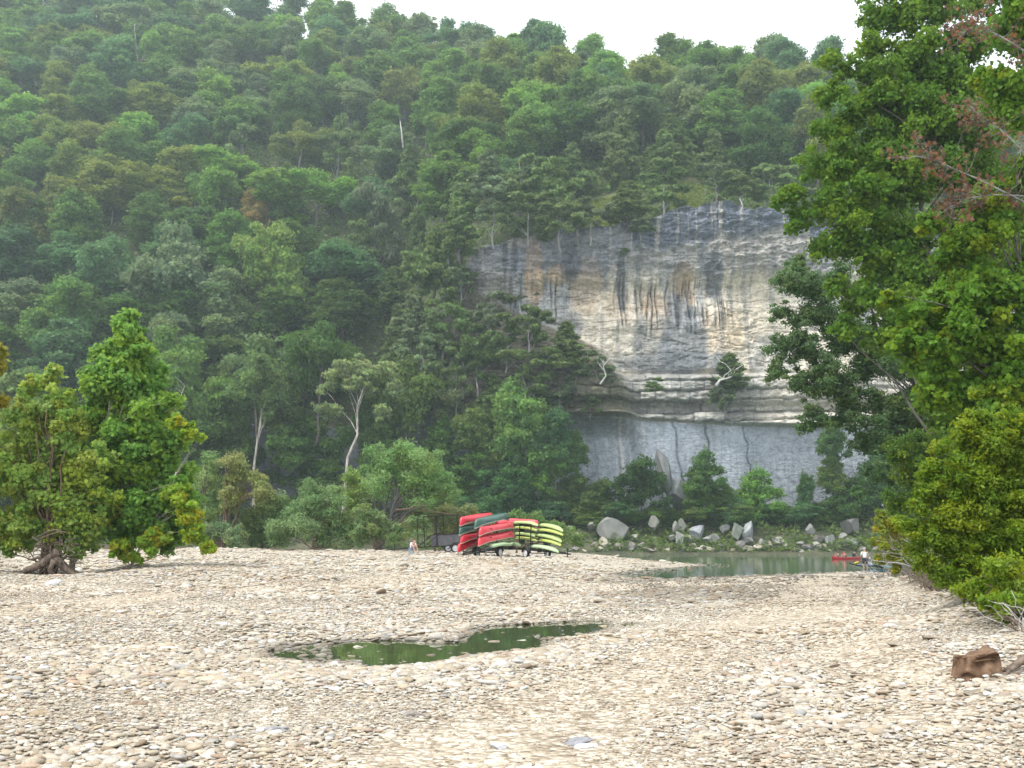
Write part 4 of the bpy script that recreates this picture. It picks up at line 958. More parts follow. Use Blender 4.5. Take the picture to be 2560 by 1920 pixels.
# long drifted branch hanging right of the leaning willow
mb = MB(); o0 = at(990, 1275, 90); mb.tube([at(x, y, 90)-o0 for x, y in ((990, 1275), (1010, 1274), (1030, 1270), (1045, 1258), (1060, 1275), (1100, 1282), (1145, 1286))], [.10, .09, .08, .07, .06, .045, .02], 6, True, .2)
tag(mb.build('fallen_branch', MAT_REDBARK), 'long bare branch hanging right of the leaning willow trunk', 'branch').location = o0

# ------------------------------------------------------------------ left foreground trees
LS = [(1, 1, 1), (.9, 1.02, .85), (1.2, 1.14, .8), (.78, .9, .8), (1.1, 1.15, 1), (1.35, 1.2, .7)]
def gb(px, d): x = (px-1280)/F*d; return Vector((x, d, gz(x, d)))
px_tree('sycamore_tree', 'bright green young sycamore with a tall pointed crown at left', gb(195, 41), at(300, 900, 41),
        [(310, 800, 34), (315, 850, 50), (270, 880, 50), (350, 880, 48), (300, 930, 75), (370, 950, 60), (250, 960, 60), (390, 1010, 50), (320, 1020, 90), (240, 1030, 50), (400, 1070, 52), (350, 1100, 70),
         (250, 1120, 60), (240, 1200, 55), (260, 1290, 55), (440, 1110, 40), (450, 1200, 45), (450, 1290, 50), (470, 1250, 40), (300, 1090, 60), (410, 1150, 45), (350, 1180, 70), (400, 1240, 55), (330, 1260, 75), (390, 1310, 55), (300, 1330, 50), (430, 1340, 45)], 41, 60000, .165, 'lobed', (.17, .31, .07), MAT_PALEBARK, r0=.12, tints=LS, seed=31, nl=22)
px_tree('sycamore_tree', 'low drooping sycamore with yellowing tips right of the pointed one', gb(330, 41.5), at(440, 1180, 40),
        [(470, 1075, 24), (500, 1095, 16), (440, 1060, 22), (470, 1290, 38), (480, 1340, 32), (520, 1365, 18), (330, 1390, 18), (345, 1400, 12), (440, 1240, 40), (380, 1350, 40), (300, 1370, 30), (530, 1375, 10)], 40, 10000, .16, 'lobed', (.24, .36, .05), MAT_PALEBARK, r0=.06, tints=LS+[(1.6, 1.1, .6)], seed=32, nl=12)
px_tree('river_shrub', 'big olive shrub with brown multiple stems over the exposed roots', gb(135, 39.5), at(130, 1150, 39.5),
        [(130, 935, 30), (95, 960, 34), (60, 990, 30), (140, 1010, 60), (80, 1060, 70), (170, 1080, 65), (40, 1130, 60), (120, 1150, 80), (210, 1160, 60), (60, 1230, 80), (160, 1240, 85), (240, 1250, 60), (20, 1310, 65), (100, 1310, 60), (220, 1330, 55), (180, 1370, 34), (30, 1360, 40), (-40, 1200, 90), (-40, 1320, 70), (250, 1150, 50)],
        39.5, 50000, .135, 'lobed', (.25, .37, .09), MAT_REDBARK, r0=.11, tints=LS+[(1.25, 1.0, .7), (1.1, .92, .7)], seed=33, nl=30, cat='shrub',
        lean_trunks=[at(90, 1080, 38.4), at(165, 1120, 38.3), at(120, 1000, 38.5), at(110, 1000, 39), at(150, 1050, 40), at(200, 1150, 40), at(70, 1100, 39), at(240, 1200, 40), at(130, 1120, 39), at(180, 1180, 39)])
px_tree('tree_branch', 'orange-tipped leafy branch reaching in at the far left edge', Vector((-21.5, 37, gz(-21.5, 37))), at(-30, 900, 37), [(2, 880, 20), (-20, 930, 24), (-60, 900, 60), (-60, 1000, 70)], 37, 4200, .19, 'lobed', (.24, .24, .04), MAT_REDBARK, r0=.1, tints=LS, seed=34, nl=14)
snag('dead_branch', [(420, 1050), (440, 1020), (452, 990), (462, 965)], 43, .035, MAT_DEADWOOD, 'bare grey twig sticking up right of the sycamore crown', 7, 12)
# exposed roots
def roots():
    root = empty('exposed_roots', gb(140, 39)); o0 = Vector(root.location)
    def T(nm, l, r_, dd=38.6, w_=.25):
        m_ = MB(); P = []
        for q in l:
            p = at(q[0], q[1], dd+(q[2] if len(q) > 2 else 0)); P.append(p-o0)
        n = len(P); m_.tube(P, [r_[0]+(r_[1]-r_[0])*i/(n-1) for i in range(n)], 8, True, w_); return m_.build(nm, MAT_ROOT, root)
    T('log', [(60, 1428), (85, 1420), (105, 1410), (130, 1392), (145, 1375)], (.13, .17))
    T('root', [(140, 1395), (160, 1420), (185, 1438), (220, 1442), (250, 1438), (288, 1440)], (.15, .05))
    T('root', [(150, 1400), (175, 1425), (200, 1434), (240, 1432), (268, 1434)], (.1, .04), 38.9)
    T('root', [(135, 1400), (125, 1425), (140, 1448), (165, 1452)], (.12, .05), 38.3)
    T('root', [(130, 1390), (110, 1400), (95, 1395), (70, 1400)], (.07, .03), 38.9)
    T('branch', [(95, 1345), (120, 1328), (140, 1324), (165, 1332)], (.035, .02), 38.4)
    T('branch', [(95, 1350), (120, 1338), (145, 1330), (165, 1330)], (.03, .02), 38.3)
    R = random.Random(4)
    m_ = MB()
    for k in range(70):
        x = R.uniform(85, 190); y = R.uniform(1350, 1430); a = R.uniform(-40, 40); b_ = R.uniform(-14, 22)
        p = at(x, y, 38.6+R.uniform(-.5, .6))-o0; q = at(x+a, y+b_, 38.6+R.uniform(-.5, .6))-o0; m_.tube(limb_pts(p, q, .1, 3, .3), [.022, .018, .014, .006], 4, False)
    m_.build('root_tangle', MAT_ROOT, root)
    tag(root, 'brown exposed roots and log lying on gravel under the left shrub', 'roots')
roots()

# ------------------------------------------------------------------ right foreground trees
px_tree('sycamore_tree', 'tall full sycamore leaning out over the bar at right', gb(2380, 50), at(2300, 350, 50),
        [(2080, 150, 38), (2085, 230, 55), (2060, 320, 50), (2130, 300, 60), (2250, 40, 70), (2190, 110, 60), (2300, 130, 80), (2230, 210, 80), (2340, 20, 70), (2050, 420, 60), (2130, 420, 80), (1990, 485, 38), (1950, 500, 30), (2010, 540, 45), (2080, 520, 70), (1985, 570, 26),
         (2170, 520, 80), (2230, 350, 90), (2320, 280, 80), (2250, 470, 90), (2130, 620, 65), (2200, 640, 80), (2290, 600, 90), (2350, 430, 90), (2090, 720, 40), (2160, 740, 70), (2250, 760, 80), (2340, 700, 90), (2200, 850, 60), (2300, 860, 80), (2420, 100, 90), (2420, 560, 100), (2480, 300, 110), (2400, 200, 90), (2180, 260, 70), (2190, 420, 90), (2110, 380, 60), (2060, 620, 50), (2140, 560, 70), (2330, 180, 100), (2260, 260, 90), (2380, 330, 100), (2380, 800, 90), (2420, 700, 100), (2240, 690, 70), (2120, 170, 36), (2170, 180, 46), (2500, 500, 110), (2540, 580, 110), (2470, 640, 90), (2450, 420, 100), (2200, 30, 60), (2450, -40, 110), (2560, 60, 110), (2120, 820, 40), (2360, 1060, 50, -6), (2330, 1000, 60, -6), (2400, 1010, 70, -6)], 50, 150000, .18, 'lobed', (.11, .21, .028), MAT_BARK, r0=.26, tints=LS, seed=41, nl=34, clump=6)
px_tree('elm_tree', 'dark small-leaved elm hanging in front of the bluff at right', gb(2430, 66), at(2280, 950, 64),
        [(1990, 660, 36), (1975, 700, 50), (2030, 720, 60), (1950, 780, 32), (2000, 800, 50), (2080, 790, 60), (1960, 870, 50), (2030, 880, 50), (2110, 860, 60), (1945, 930, 36), (2010, 960, 50), (2090, 950, 60), (2170, 930, 65), (2050, 1040, 42), (2010, 1070, 30), (2130, 1030, 55), (2210, 1020, 60), (2170, 1110, 50), (2240, 1110, 60), (2200, 1180, 42), (2270, 1190, 50), (2300, 1000, 70), (2150, 1230, 24), (2060, 940, 60), (2120, 980, 50), (2150, 850, 60), (2040, 790, 50), (2000, 860, 40), (2220, 880, 80), (2300, 920, 80), (2380, 960, 90), (2400, 1080, 90), (2420, 880, 90), (2350, 1050, 80), (2290, 1120, 70), (2350, 1180, 70), (2240, 1050, 60), (2090, 700, 50), (2330, 1270, 60), (2260, 1270, 40)],
        64, 125000, .22, 'oval', (.115, .195, .08), MAT_BARK, r0=.26, tints=OL, seed=42, nl=40, tilt=.9, squash=.65, shell=.9, clump=6, lmat=MAT_LEAF)
px_tree('sycamore_tree', 'nearest large-leaved sycamore with yellow patches at the right edge', gb(2640, 32), at(2560, 700, 32),
        [(2560, 60, 100), (2480, 200, 60), (2540, 260, 90), (2420, 620, 60), (2380, 640, 50), (2500, 560, 80), (2560, 700, 110), (2450, 720, 90), (2360, 760, 60), (2300, 790, 50), (2400, 840, 90), (2500, 860, 100), (2260, 840, 45), (2330, 890, 70), (2230, 750, 30), (2570, 950, 110), (2440, 980, 80), (2350, 980, 60), (2590, 430, 90), (2470, 480, 50), (2330, 560, 36), (2540, 1080, 90), (2430, 1070, 60)],
        32, 80000, .155, 'lobed', (.12, .23, .026), MAT_BARK, r0=.18, tints=LS+[(1.7, 1.25, .7)], seed=43, nl=30, clump=6)
# dead brown-leaved limb of that tree
def dead_limb():
    b = gb(2700, 33); root = empty('dead_sycamore', b); tr = MB(); r = np.random.default_rng(5); R = random.Random(9); pts = []
    def L(l, r0, d=31): 
        P = [at(x, y, d)-b for x, y in l]; tr.tube(P, [r0*(1-.75*i/(len(P)-1)) for i in range(len(P))], 6, True, .1); return P
    tr.tube(limb_pts((0, 0, 0), at(2690, 700, 32)-b, 0, 6, .02), [.25, .22, .2, .18, .16, .14, .12], 8)
    tr.tube([at(2690, 700, 32)-b, at(2640, 560, 31)-b, at(2560, 505, 31)-b], [.07, .055, .04], 7); tr.tube([at(2690, 700, 32)-b, at(2650, 480, 31)-b, at(2560, 385, 31)-b], [.07, .055, .04], 7)
    a = L([(2560, 505), (2500, 475), (2440, 445), (2390, 425), (2340, 400), (2290, 390), (2255, 400)], .032)
    c = L([(2560, 385), (2530, 350), (2490, 315), (2450, 290), (2420, 260)], .036)
    e = L([(2560, 490), (2480, 487), (2420, 495), (2360, 525)], .024)
    f = L([(2600, 150), (2500, 90), (2440, 60), (2400, 90)], .03)
    for P in (a, c, e, f):
        for k in range(34):
            i = R.randrange(1, len(P)); s = P[i-1].lerp(P[i], R.random()); v = Vector((R.uniform(-1, .4), R.uniform(-.7, .7), R.uniform(-.7, 1))); v.normalize(); ee = s+v*R.uniform(.3, 1.1)
            q = limb_pts(s, ee, -.08, 4, .3); tr.tube(q, [.009, .008, .006, .005, .003], 4, False); pts += [q[2], q[3], q[4], q[4]]
    tr.build('trunk', MAT_GREYWOOD, root)
    C = np.repeat(np.array([list(p) for p in pts]), 3, 0); C = C+r.normal(0, .10, C.shape); C = C[r.random(len(C)) < .75]
    V, lo, sz, m_ = leaf_cloud(r, C, np.tile([0, 0, 1.], (len(C), 1)), .17, 'tuft', tilt=1.5, droop=.5)
    T = np.array([(1, 1, 1), (1.5, 1.2, 1), (.7, .7, .7), (1.3, .9, .6)]); cc = T[r.choice(4, len(C))]
    me = np_mesh('dead_leaves', V, lo, sz, False, np.repeat(cc, m_, 0)); me.materials.append(MAT_LEAF_NEAR); o = link('dead_leaves', me, None, root); o.color = (.15, .10, .07, 1)
    tag(root, 'dead tree limb with curled brown leaves over the sycamores at right', 'dead tree')
dead_limb()
BU = [(1, 1, 1), (.85, 1, .8), (1.25, 1.2, .8), (.75, .9, .75), (1.45, 1.25, .75), (1.1, 1.15, 1)]
px_tree('willow_bush', 'large olive-green bush bulging over the gravel at the right edge', gb(2500, 19), at(2520, 1250, 19),
        [(2445, 985, 22), (2450, 1040, 40), (2510, 1060, 50), (2560, 1050, 60), (2420, 1100, 55), (2350, 1120, 30), (2480, 1130, 70), (2560, 1150, 80), (2400, 1190, 60), (2340, 1190, 45), (2320, 1230, 36), (2470, 1230, 80), (2370, 1280, 60), (2300, 1270, 34), (2560, 1270, 90), (2500, 1510, 50, -3.6), (2560, 1540, 60, -4), (2440, 1480, 50, -2.5), (2540, 1440, 80, -3), (2350, 1430, 48), (2620, 1540, 80, -3), (2300, 1390, 40), (2470, 1430, 90), (2260, 1310, 30), (2330, 1180, 40), (2440, 1330, 80), (2440, 1240, 90), (2500, 1320, 100), (2400, 1370, 60), (2350, 1360, 50), (2520, 1380, 80), (2420, 1430, 55), (2480, 1480, 50), (2550, 1480, 60), (2540, 1540, 40), (2300, 1330, 36), (2640, 1200, 120), (2640, 1400, 110)],
        18.5, 115000, .075, 'oval', (.155, .235, .026), MAT_REDBARK, r0=.035, tints=BU, seed=51, nl=50, cat='bush', depth=.7, tilt=.9, lean_trunks=[at(2400, 1200, 20), at(2470, 1100, 20.5), at(2350, 1300, 20), at(2540, 1200, 20)], clump=6)
px_tree('willow_bush', 'thin yellowing bush with bare grey stems left of the big bush', gb(2290, 33), at(2250, 1380, 33),
        [(2210, 1290, 24), (2225, 1320, 32), (2260, 1340, 40), (2210, 1360, 30), (2280, 1380, 45), (2240, 1400, 34), (2320, 1420, 45), (2200, 1400, 20)], 33, 8000, .11, 'oval', (.20, .25, .04), MAT_DEADWOOD, r0=.05, tints=BU+[(1.7, 1.2, .7)], seed=52, nl=40, cat='bush', shell=.9, lean_trunks=[at(2190, 1350, 33), at(2210, 1280, 33), at(2240, 1300, 33), at(2180, 1400, 32)])
px_tree('willow_bush', 'shadowy bush filling the gap behind the big right bush', gb(2420, 40), at(2400, 1200, 40),
        [(2280, 1180, 60), (2250, 1260, 50), (2260, 1120, 50), (2330, 1150, 60), (2400, 1150, 80), (2300, 1240, 50), (2380, 1260, 70), (2330, 1330, 60), (2300, 1100, 40), (2480, 1200, 80), (2420, 1340, 80)], 40, 22000, .15, 'oval', (.09, .16, .03), MAT_BARK, r0=.12, tints=BU, seed=53, nl=30, cat='bush')
# tangles of bare grey brush along the bank
def brush(name, label, x0, x1, y0, y1, d0, d1, n, L, seed, mat, r_=.012):
    R = random.Random(seed); b = gb((x0+x1)/2, (d0+d1)/2); m_ = MB()
    for k in range(n):
        t = R.random(); x = x0+(x1-x0)*t+R.uniform(-25, 25); d = d0+(d1-d0)*t+R.uniform(-.6, .6); X = (x-1280)/F*d; s = Vector((X, d, gz(X, d)-.03))
        a = R.uniform(-1.3, .5); e = s+Vector((math.sin(a)*L*R.uniform(.6, 1.5), R.uniform(-.6, .5)*L, L*R.uniform(.25, .9)))
        m_.tube(limb_pts(s, e, .12, 5, .22), [r_*1.6, r_*1.3, r_, r_*.8, r_*.5, r_*.3], 4, False)
    o = m_.build(name, mat); 
    me = o.data; me.transform(Matrix.Translation(-b)); o.location = b
    return tag(o, label, 'brush')
brush('dry_brush', 'tangle of bare grey twigs on the bank beside the kayaks', 2190, 2330, 1420, 1500, 44, 28, 90, 1.4, 1, MAT_GREYWOOD, .010)
brush('dead_roots', 'dark brown roots and twigs at the foot of the thin yellowing bush', 2270, 2400, 1480, 1520, 30, 22, 130, .45, 2, MAT_ROOT, .011)
brush('dead_roots', 'dark tangle of roots spilling down the bank above the rusty box', 2290, 2540, 1540, 1600, 26, 13.5, 260, .36, 7, MAT_ROOT, .009)
brush('dry_brush', 'dry pale stems standing beside the rusty box', 2500, 2570, 1560, 1620, 14, 13, 16, .55, 3, MAT_DEADWOOD, .006)
brush('dead_roots', 'brown roots under the big right bush', 2400, 2560, 1540, 1600, 19, 16, 120, .4, 4, MAT_ROOT, .013)

# rusty crumpled box and the driftwood beside it
def rusty_box():
    import bmesh
    p = gpix(2460, 1698)+Vector((0, .17, .0)); root = empty('rusty_box', p, (0, 0, .12)); root.scale = (.9, .9, .9)
    k = M('rust'); v = k.coord(); n = k.noise(v, 7, 8, .7); k.color(k.ramp(n.outputs['Fac'], [(.3, (.045, .026, .015)), (.5, (.14, .078, .042)), (.7, (.25, .165, .105))])); k.set(Roughness=.75, Metallic=.1); k.bump(n.outputs['Fac'], .6, .03)
    bm = bmesh.new(); bmesh.ops.create_cube(bm, size=1); bmesh.ops.subdivide_edges(bm, edges=bm.edges, cuts=9, use_grid_fill=True)
    for v_ in bm.verts:
        q = v_.co; f_ = float(fbm(np.array(q.x*3+q.z*2), np.array(q.y*3+q.z*3), 3, 3))-.5
        dent = max(0, .35-math.hypot(q.x+.1, q.z-.1))*.5 if q.y < -.3 else 0
        x = q.x*(.44-.06*(q.z+.5))+.03*(q.z+.5)*(q.x < 0); y = q.y*.30+dent*.34-.05*abs(math.sin(q.x*7+1))*(q.y < 0)*(.5-q.z); z = (q.z+.5)*(.33-.08*max(0, -q.x)*2)-.03-.03*math.cos(q.x*5)*(q.z > .3)
        v_.co = Vector((x+f_*.10, y+f_*.12, z+f_*.10*(q.z > -.4)))
    for f_ in bm.faces: f_.smooth = True
    me = bpy.data.meshes.new('shell'); bm.to_mesh(me); bm.free(); link('shell', me, k.m, root)
    m_ = MB(); 
    m_.tube([(-.21, -.10, .215), (-.1, -.13, .235), (.02, -.12, .25), (.12, -.125, .262), (.19, -.11, .275)], [.012, .016, .011, .017, .012], 6, True, .3); m_.tube([(-.2, -.13, .17), (-.06, -.155, .19), (.1, -.15, .205), (.19, -.13, .2)], [.008, .013, .009, .01], 6, True, .3)
    m_.build('rim', k.m, root)
    tag(root, 'rusty brown crumpled metal box half sunk in the stones at right', 'box')
    q = gpix(2535, 1700)+Vector((.1, .3, 0)); m_ = MB(); m_.tube([(-.12, .0, .0), (.08, .03, .10), (.3, .1, .2), (.6, .2, .32)], [.02, .035, .045, .05], 9, True, .35); m_.tube([(-.2, -.12, .02), (.1, -.1, .03), (.4, -.08, .03)], [.02, .035, .04], 7, True, .3); m_.tube([(.1, .03, .1), (-.05, -.1, .05), (-.15, -.2, 0)], [.03, .02, .008], 6)
    o = m_.build('driftwood', MAT_ROOT); o.location = q; tag(o, 'weathered driftwood root beside the rusty box', 'driftwood')
rusty_box()
# larger individual stones on the bar
def bar_stones():
    L = [(2085, 1668, .14, (.10, .065, .045), 'dark brown stone alone on gravel left of the rusty box'), (1900, 1808, 0, None, None), (350, 1760, .16, (.36, .27, .19), 'rounded brown cobble low in the left foreground'), (1440, 1862, .22, (.33, .33, .36), 'long flat blue-grey slab in the near gravel'),
         (1462, 1868, .16, (.72, .73, .78), 'white pointed stone against the blue-grey slab'), (1229, 1604, .22, (.42, .36, .28), 'round tan stone standing in the puddle'), (1300, 1601, .18, (.52, .51, .44), 'pale flat stone in the puddle right of the round one'), (1160, 1632, .18, (.30, .24, .19), 'pointed brown stone at the near side of the puddle'),
         (1508, 1570, .2, (.5, .42, .3), 'tan stone at the right tip of the puddle'), (1057, 1608, .17, (.45, .40, .32), 'wet stone at the back edge of the puddle'), (878, 1640, .17, (.42, .38, .28), 'flat tan stone in the left arm of the puddle'), (895, 1618, .22, (.55, .52, .44), 'pale long stone in the left arm of the puddle'), (1248, 1872, .15, (.70, .71, .74), 'long white stone in the near gravel right of centre'),
         (1030, 1790, .22, (.33, .30, .27), 'dark long cobble in the near gravel left of centre'), (700, 1830, .2, (.40, .39, .40), 'bluish cobble in the near left gravel'), (95, 1790, .2, (.42, .33, .22), 'tan cobble in the far left foreground'), (60, 1425, .35, (.72, .73, .74), 'white boulder by the log at the left shrub'), (130, 1462, .5, (.70, .71, .72), 'white slab lying below the exposed roots'), (2330, 1600, .3, (.28, .22, .16), 'brown cobble on the right bank slope'), (2240, 1615, .25, (.36, .31, .24), 'grey-brown cobble on the right bank slope'), (2430, 1735, .22, (.30, .26, .2), 'dark cobble in front of the rusty box')]
    for px, py, s, col, lb in L:
        if not s: continue
        p = gpix(px, py) if not (860 < px < 1520 and py < 1650) else flat(px, py, 0); g = max(gz(p.x, p.y), -.02); p.z = g+s*.04
        o = link('stone', BM_[RS.randrange(7)]); o.location = p; o.scale = (s*1.1, s*.8, s*.36); o.rotation_euler = (RS.uniform(-.2, .2), RS.uniform(-.2, .2), RS.uniform(-.4, .4)); o.color = (*col, 1)
        tag(o, lb, 'stone')
bar_stones()

# ------------------------------------------------------------------ trailers, canoes, kayaks
MAT_STEEL = plain('dark_steel', (.022, .026, .026), .5, .4, .3, 5); MAT_TYRE = plain('tyre_rubber', (.018, .018, .02), .85); MAT_RIM = plain('white_rim', (.72, .74, .78), .35)
MAT_MESHP = plain('grey_panel', (.12, .125, .14), .7, 0, .4, 3); MAT_BLACK = plain('black_plastic', (.015, .018, .02), .5)
def paint(name, rough=.28, scuff=.25):
    k = M(name); v = k.coord(); n = k.noise(v, 3, 8, .75); n2 = k.noise(k.coord('Object', (1, 6, 6)), 5, 3)
    oi = k.n.new('ShaderNodeObjectInfo'); c = k.mix(1, oi.outputs['Color'], k.ramp(n.outputs['Fac'], [(.3, .75), (.6, 1.05)]), 'MULTIPLY')
    c = k.mix(k.ramp(n2.outputs['Fac'], [(.66, 0.0), (.8, scuff)]), c, (.6, .55, .5)); k.color(c); k.set(Roughness=rough); return k.m
MAT_PAINT = paint('canoe_plastic')
def canoe_mesh():
    L, B, D = 5.0, .46, .36; ns, nc = 41, 15; V = []; Fc = []
    top = []
    for i in range(ns):
        s = -1+2*i/(ns-1); a = abs(s); x = s*L/2
        b = B*max(0.0, 1-a**2.5)**.75+.004; zg = D+.20*a**4
        kz = .04*a*a + (max(0, a-.84)/.16)**2.4*(zg-.05)*.9
        for j in range(nc):
            t = -1+2*j/(nc-1); ang = t*math.pi/2; y = math.copysign(abs(math.sin(ang))**.72, ang)*b; zz = kz+(zg-kz)*(1-max(0.0, math.cos(ang))**.62)
            V.append((x*(1-.0*a), y, zz))
    for i in range(ns-1):
        for j in range(nc-1): q = i*nc+j; Fc.append((q, q+nc, q+nc+1, q+1))
    me = bpy.data.meshes.new('hull'); me.from_pydata(V, [], Fc); me.polygons.foreach_set('use_smooth', [True]*len(Fc))
    g = MB()
    for j in (0, nc-1): g.tube([Vector(V[i*nc+j]) for i in range(ns)], [.022]*ns, 5)
    th = MB()
    for s in (-.55, .0, .5): 
        bb = B*(1-abs(s)**2.5)**.75; th.box((s*L/2, 0, D-.03+.2*abs(s)**4), (.10 if s == 0 else .22, bb*2, .025))
    dk = MB()
    for sg in (-1, 1): dk.add([(sg*2.5, 0, .56), (sg*2.12, .19, .48), (sg*2.12, -.19, .48)], [(0, 1, 2)])
    return me, g.mesh('gunwale'), th.mesh('thwart'), dk.mesh('deck_plate')
CM = canoe_mesh(); CM[0].materials.append(MAT_PAINT)
MAT_TRIM = plain('canoe_trim', (.42, .40, .33), .6); MAT_DK = plain('dark_trim', (.03, .03, .03), .5)
def kayak_mesh():
    L = 3.3; ns, nc = 33, 18; V = []; Fc = []
    for i in range(ns):
        s = -1+2*i/(ns-1); a = abs(s); b = .36*max(0.0, 1-a**2.3)**.7+.012; zt = .22+.10*a**2.2; zb = .02+.22*a**3; x = s*L/2
        dish = -.09*math.exp(-((s+.12)/.26)**2)
        for j in range(nc):
            an = 2*math.pi*j/nc; y = math.cos(an); z = math.sin(an); yy = math.copysign(abs(y)**.8, y)*b; zm = (zt+zb)/2; hh = (zt-zb)/2
            zz = zm+math.copysign(abs(z)**.7, z)*hh
            if z > 0.5 and abs(y) < .75: zz += dish
            V.append((x, yy, zz))
    for i in range(ns-1):
        for j in range(nc): q = i*nc+j; q2 = i*nc+(j+1) % nc; Fc.append((q, q+nc, q2+nc, q2))
    Fc += [tuple(range(nc-1, -1, -1)), tuple((ns-1)*nc+j for j in range(nc))]
    me = bpy.data.meshes.new('hull'); me.from_pydata(V, [], Fc); me.polygons.foreach_set('use_smooth', [True]*len(Fc)); me.flip_normals()
    st = MB(); st.box((-.42, 0, .30), (.05, .42, .26), Euler((0, -.25, 0))); st.box((-.2, 0, .19), (.42, .42, .03))
    kb = MB(); kb.box((.6, 0, .235), (.7, .3, .02)); kb.box((-1.15, 0, .27), (.45, .3, .02)); kb.tube([(1.5, 0, .3), (1.62, 0, .36), (1.66, 0, .3)], [.012]*3, 5)
    return me, st.mesh('seat'), kb.mesh('hatch')
KM = kayak_mesh()
kk = M('kayak_plastic'); _v = kk.coord('Object', (1, 1, 1)); _n = kk.noise(_v, 1.3, 3, .5); _oi = kk.n.new('ShaderNodeObjectInfo')
_sx = kk.n.new('ShaderNodeSeparateXYZ'); kk.to(_v, _sx.inputs[0]); _md = kk.n.new('ShaderNodeMath'); _md.operation = 'MULTIPLY_ADD'; kk.to(_n.outputs['Fac'], _md.inputs[0]); _md.inputs[1].default_value = .9; kk.to(_sx.outputs[0], _md.inputs[2])
kk.color(kk.mix(kk.ramp(_md.outputs[0], [(.0, .0), (.3, 0.0), (.36, 0.0)]), _oi.outputs['Color'], (.02, .025, .03)))
# black end bands moulded into the plastic
_rp = kk.ramp(_md.outputs[0], [(.0, .95), (.05, .75), (.14, 0.0), (.9, 0.0)])
_mm = kk.n.new('ShaderNodeMapRange'); _mm.inputs['From Min'].default_value = -1.4; _mm.inputs['From Max'].default_value = 2.4; kk.to(_md.outputs[0], _mm.inputs['Value']); 
kk.color(kk.mix(kk.ramp(_mm.outputs[0], [(.0, 1.0), (.17, .95), (.30, 0.0), (1, 0.0)]), _oi.outputs['Color'], (.02, .025, .035))); kk.set(Roughness=.3)
KM[0].materials.append(kk.m)
def orient(o, a, b, roll=0.0, L=None, full=5.0):
    """lay the thing from point a to point b (its local x), local z up after roll"""
    a = Vector(a); b = Vector(b); d = b-a; x = d.normalized(); z = Vector((0, 0, 1)); y = z.cross(x).normalized(); z = x.cross(y)
    R_ = Matrix((x, y, z)).transposed().to_4x4() @ Matrix.Rotation(roll, 4, 'X')
    o.matrix_world = Matrix.Translation((a+b)/2) @ R_ ; s = d.length/full; return s
def canoe(a, b, col, label, roll=math.pi, hh=1.0, name='canoe', group=None):
    root = empty(name); h = link('hull', CM[0], None, root); h.color = (*col, 1); link('gunwale', CM[1], MAT_TRIM, root); link('thwart', CM[2], MAT_TRIM, root); link('deck_plate', CM[3], MAT_DK, root)
    s = orient(root, a, b, roll, full=5.0); root.scale = (s, 1, hh*(1.22 if roll else 1)); return tag(root, label, 'canoe', group)
def kayak(a, b, col, label, roll=math.pi, group=None, hh=1.0):
    root = empty('kayak'); h = link('hull', KM[0], None, root); h.color = (*col, 1); link('seat', KM[1], MAT_BLACK, root); link('hatch', KM[2], MAT_BLACK, root)
    s = orient(root, a, b, roll, full=3.3); root.scale = (s, 1.0, hh*(1.35 if roll else 1)); return tag(root, label, 'kayak', group)
def c4(x, y, d): return at(1100+x/6.9125, 1260+y/6.9125, d)
RED = (.66, .030, .05); PINKR = (.72, .055, .075); DGREEN = (.045, .115, .09)
up_ = Vector((0, 0, .26))
CG = 'canoes racked on the middle trailer'; KG = 'kayaks racked on the right trailer'
for a, b, da, db, col, lb in [
    ((335, 285), (905, 195), 72.8, 77, RED, 'top red canoe in the left stack of the middle trailer'),
    ((325, 445), (895, 345), 72.8, 77, DGREEN, 'dark green canoe second from top in the left stack'),
    ((350, 590), (910, 475), 72.8, 77, RED, 'red canoe under the dark green one in the left stack'),
    ((295, 750), (870, 590), 72.8, 77, (.52, .02, .035), 'lowest red canoe at the left, its bow near the ground'),
    ((590, 325), (1180, 190), 71.6, 75.8, DGREEN, 'grey-green canoe on top of the right stack'),
    ((665, 455), (1265, 350), 71.6, 75.8, PINKR, 'red canoe directly under the grey-green one'),
    ((652, 630), (1272, 505), 71.6, 75.8, PINKR, 'lowest red canoe of the right stack above the pale kayak'),
    ((950, 290), (1720, 330), 79.5, 76.5, PINKR, 'long red canoe laid across the top of the kayaks')]:
    canoe(c4(*a, da)+up_*1.0, c4(*b, db)+up_*1.0, col, lb, group=CG)
LIME = (.38, .50, .19); YEL = (.42, .49, .13); PALE = (.40, .56, .32)
for a, b, da, db, col, lb in [
    ((1700, 335), (2130, 425), 74.5, 72, LIME, 'top lime kayak of the near stack on the right trailer'),
    ((1680, 425), (2135, 490), 74.5, 72, YEL, 'second lime kayak from the top of the near stack'),
    ((1650, 510), (2110, 605), 74.5, 72, LIME, 'third kayak down the near stack with a dark end'),
    ((1690, 600), (2095, 670), 74.5, 72, YEL, 'fourth kayak down the near stack on the right trailer'),
    ((1540, 705), (2060, 785), 74.0, 71.8, PALE, 'pale green kayak at the bottom right over the wheel'),
    ((1230, 310), (1710, 335), 78, 75.3, LIME, 'top lime kayak of the far stack under the long red canoe'),
    ((1255, 385), (1720, 430), 78, 75.3, YEL, 'second kayak from the top of the far stack'),
    ((1270, 490), (1700, 535), 78, 75.3, LIME, 'third kayak down the far stack behind the black posts'),
    ((1270, 575), (1700, 600), 78, 75.3, YEL, 'fourth kayak down the far stack behind the black posts'),
    ((1130, 700), (1380, 685), 78, 75.5, PALE, 'pale kayak tip low between the two trailers'),
    ((745, 745), (1225, 665), 71.8, 74.2, PALE, 'pale green kayak slung below the red canoes')]:
    kayak(c4(*a, da)+Vector((0, 0, .16)), c4(*b, db)+Vector((0, 0, .16)), col, lb, group=KG)

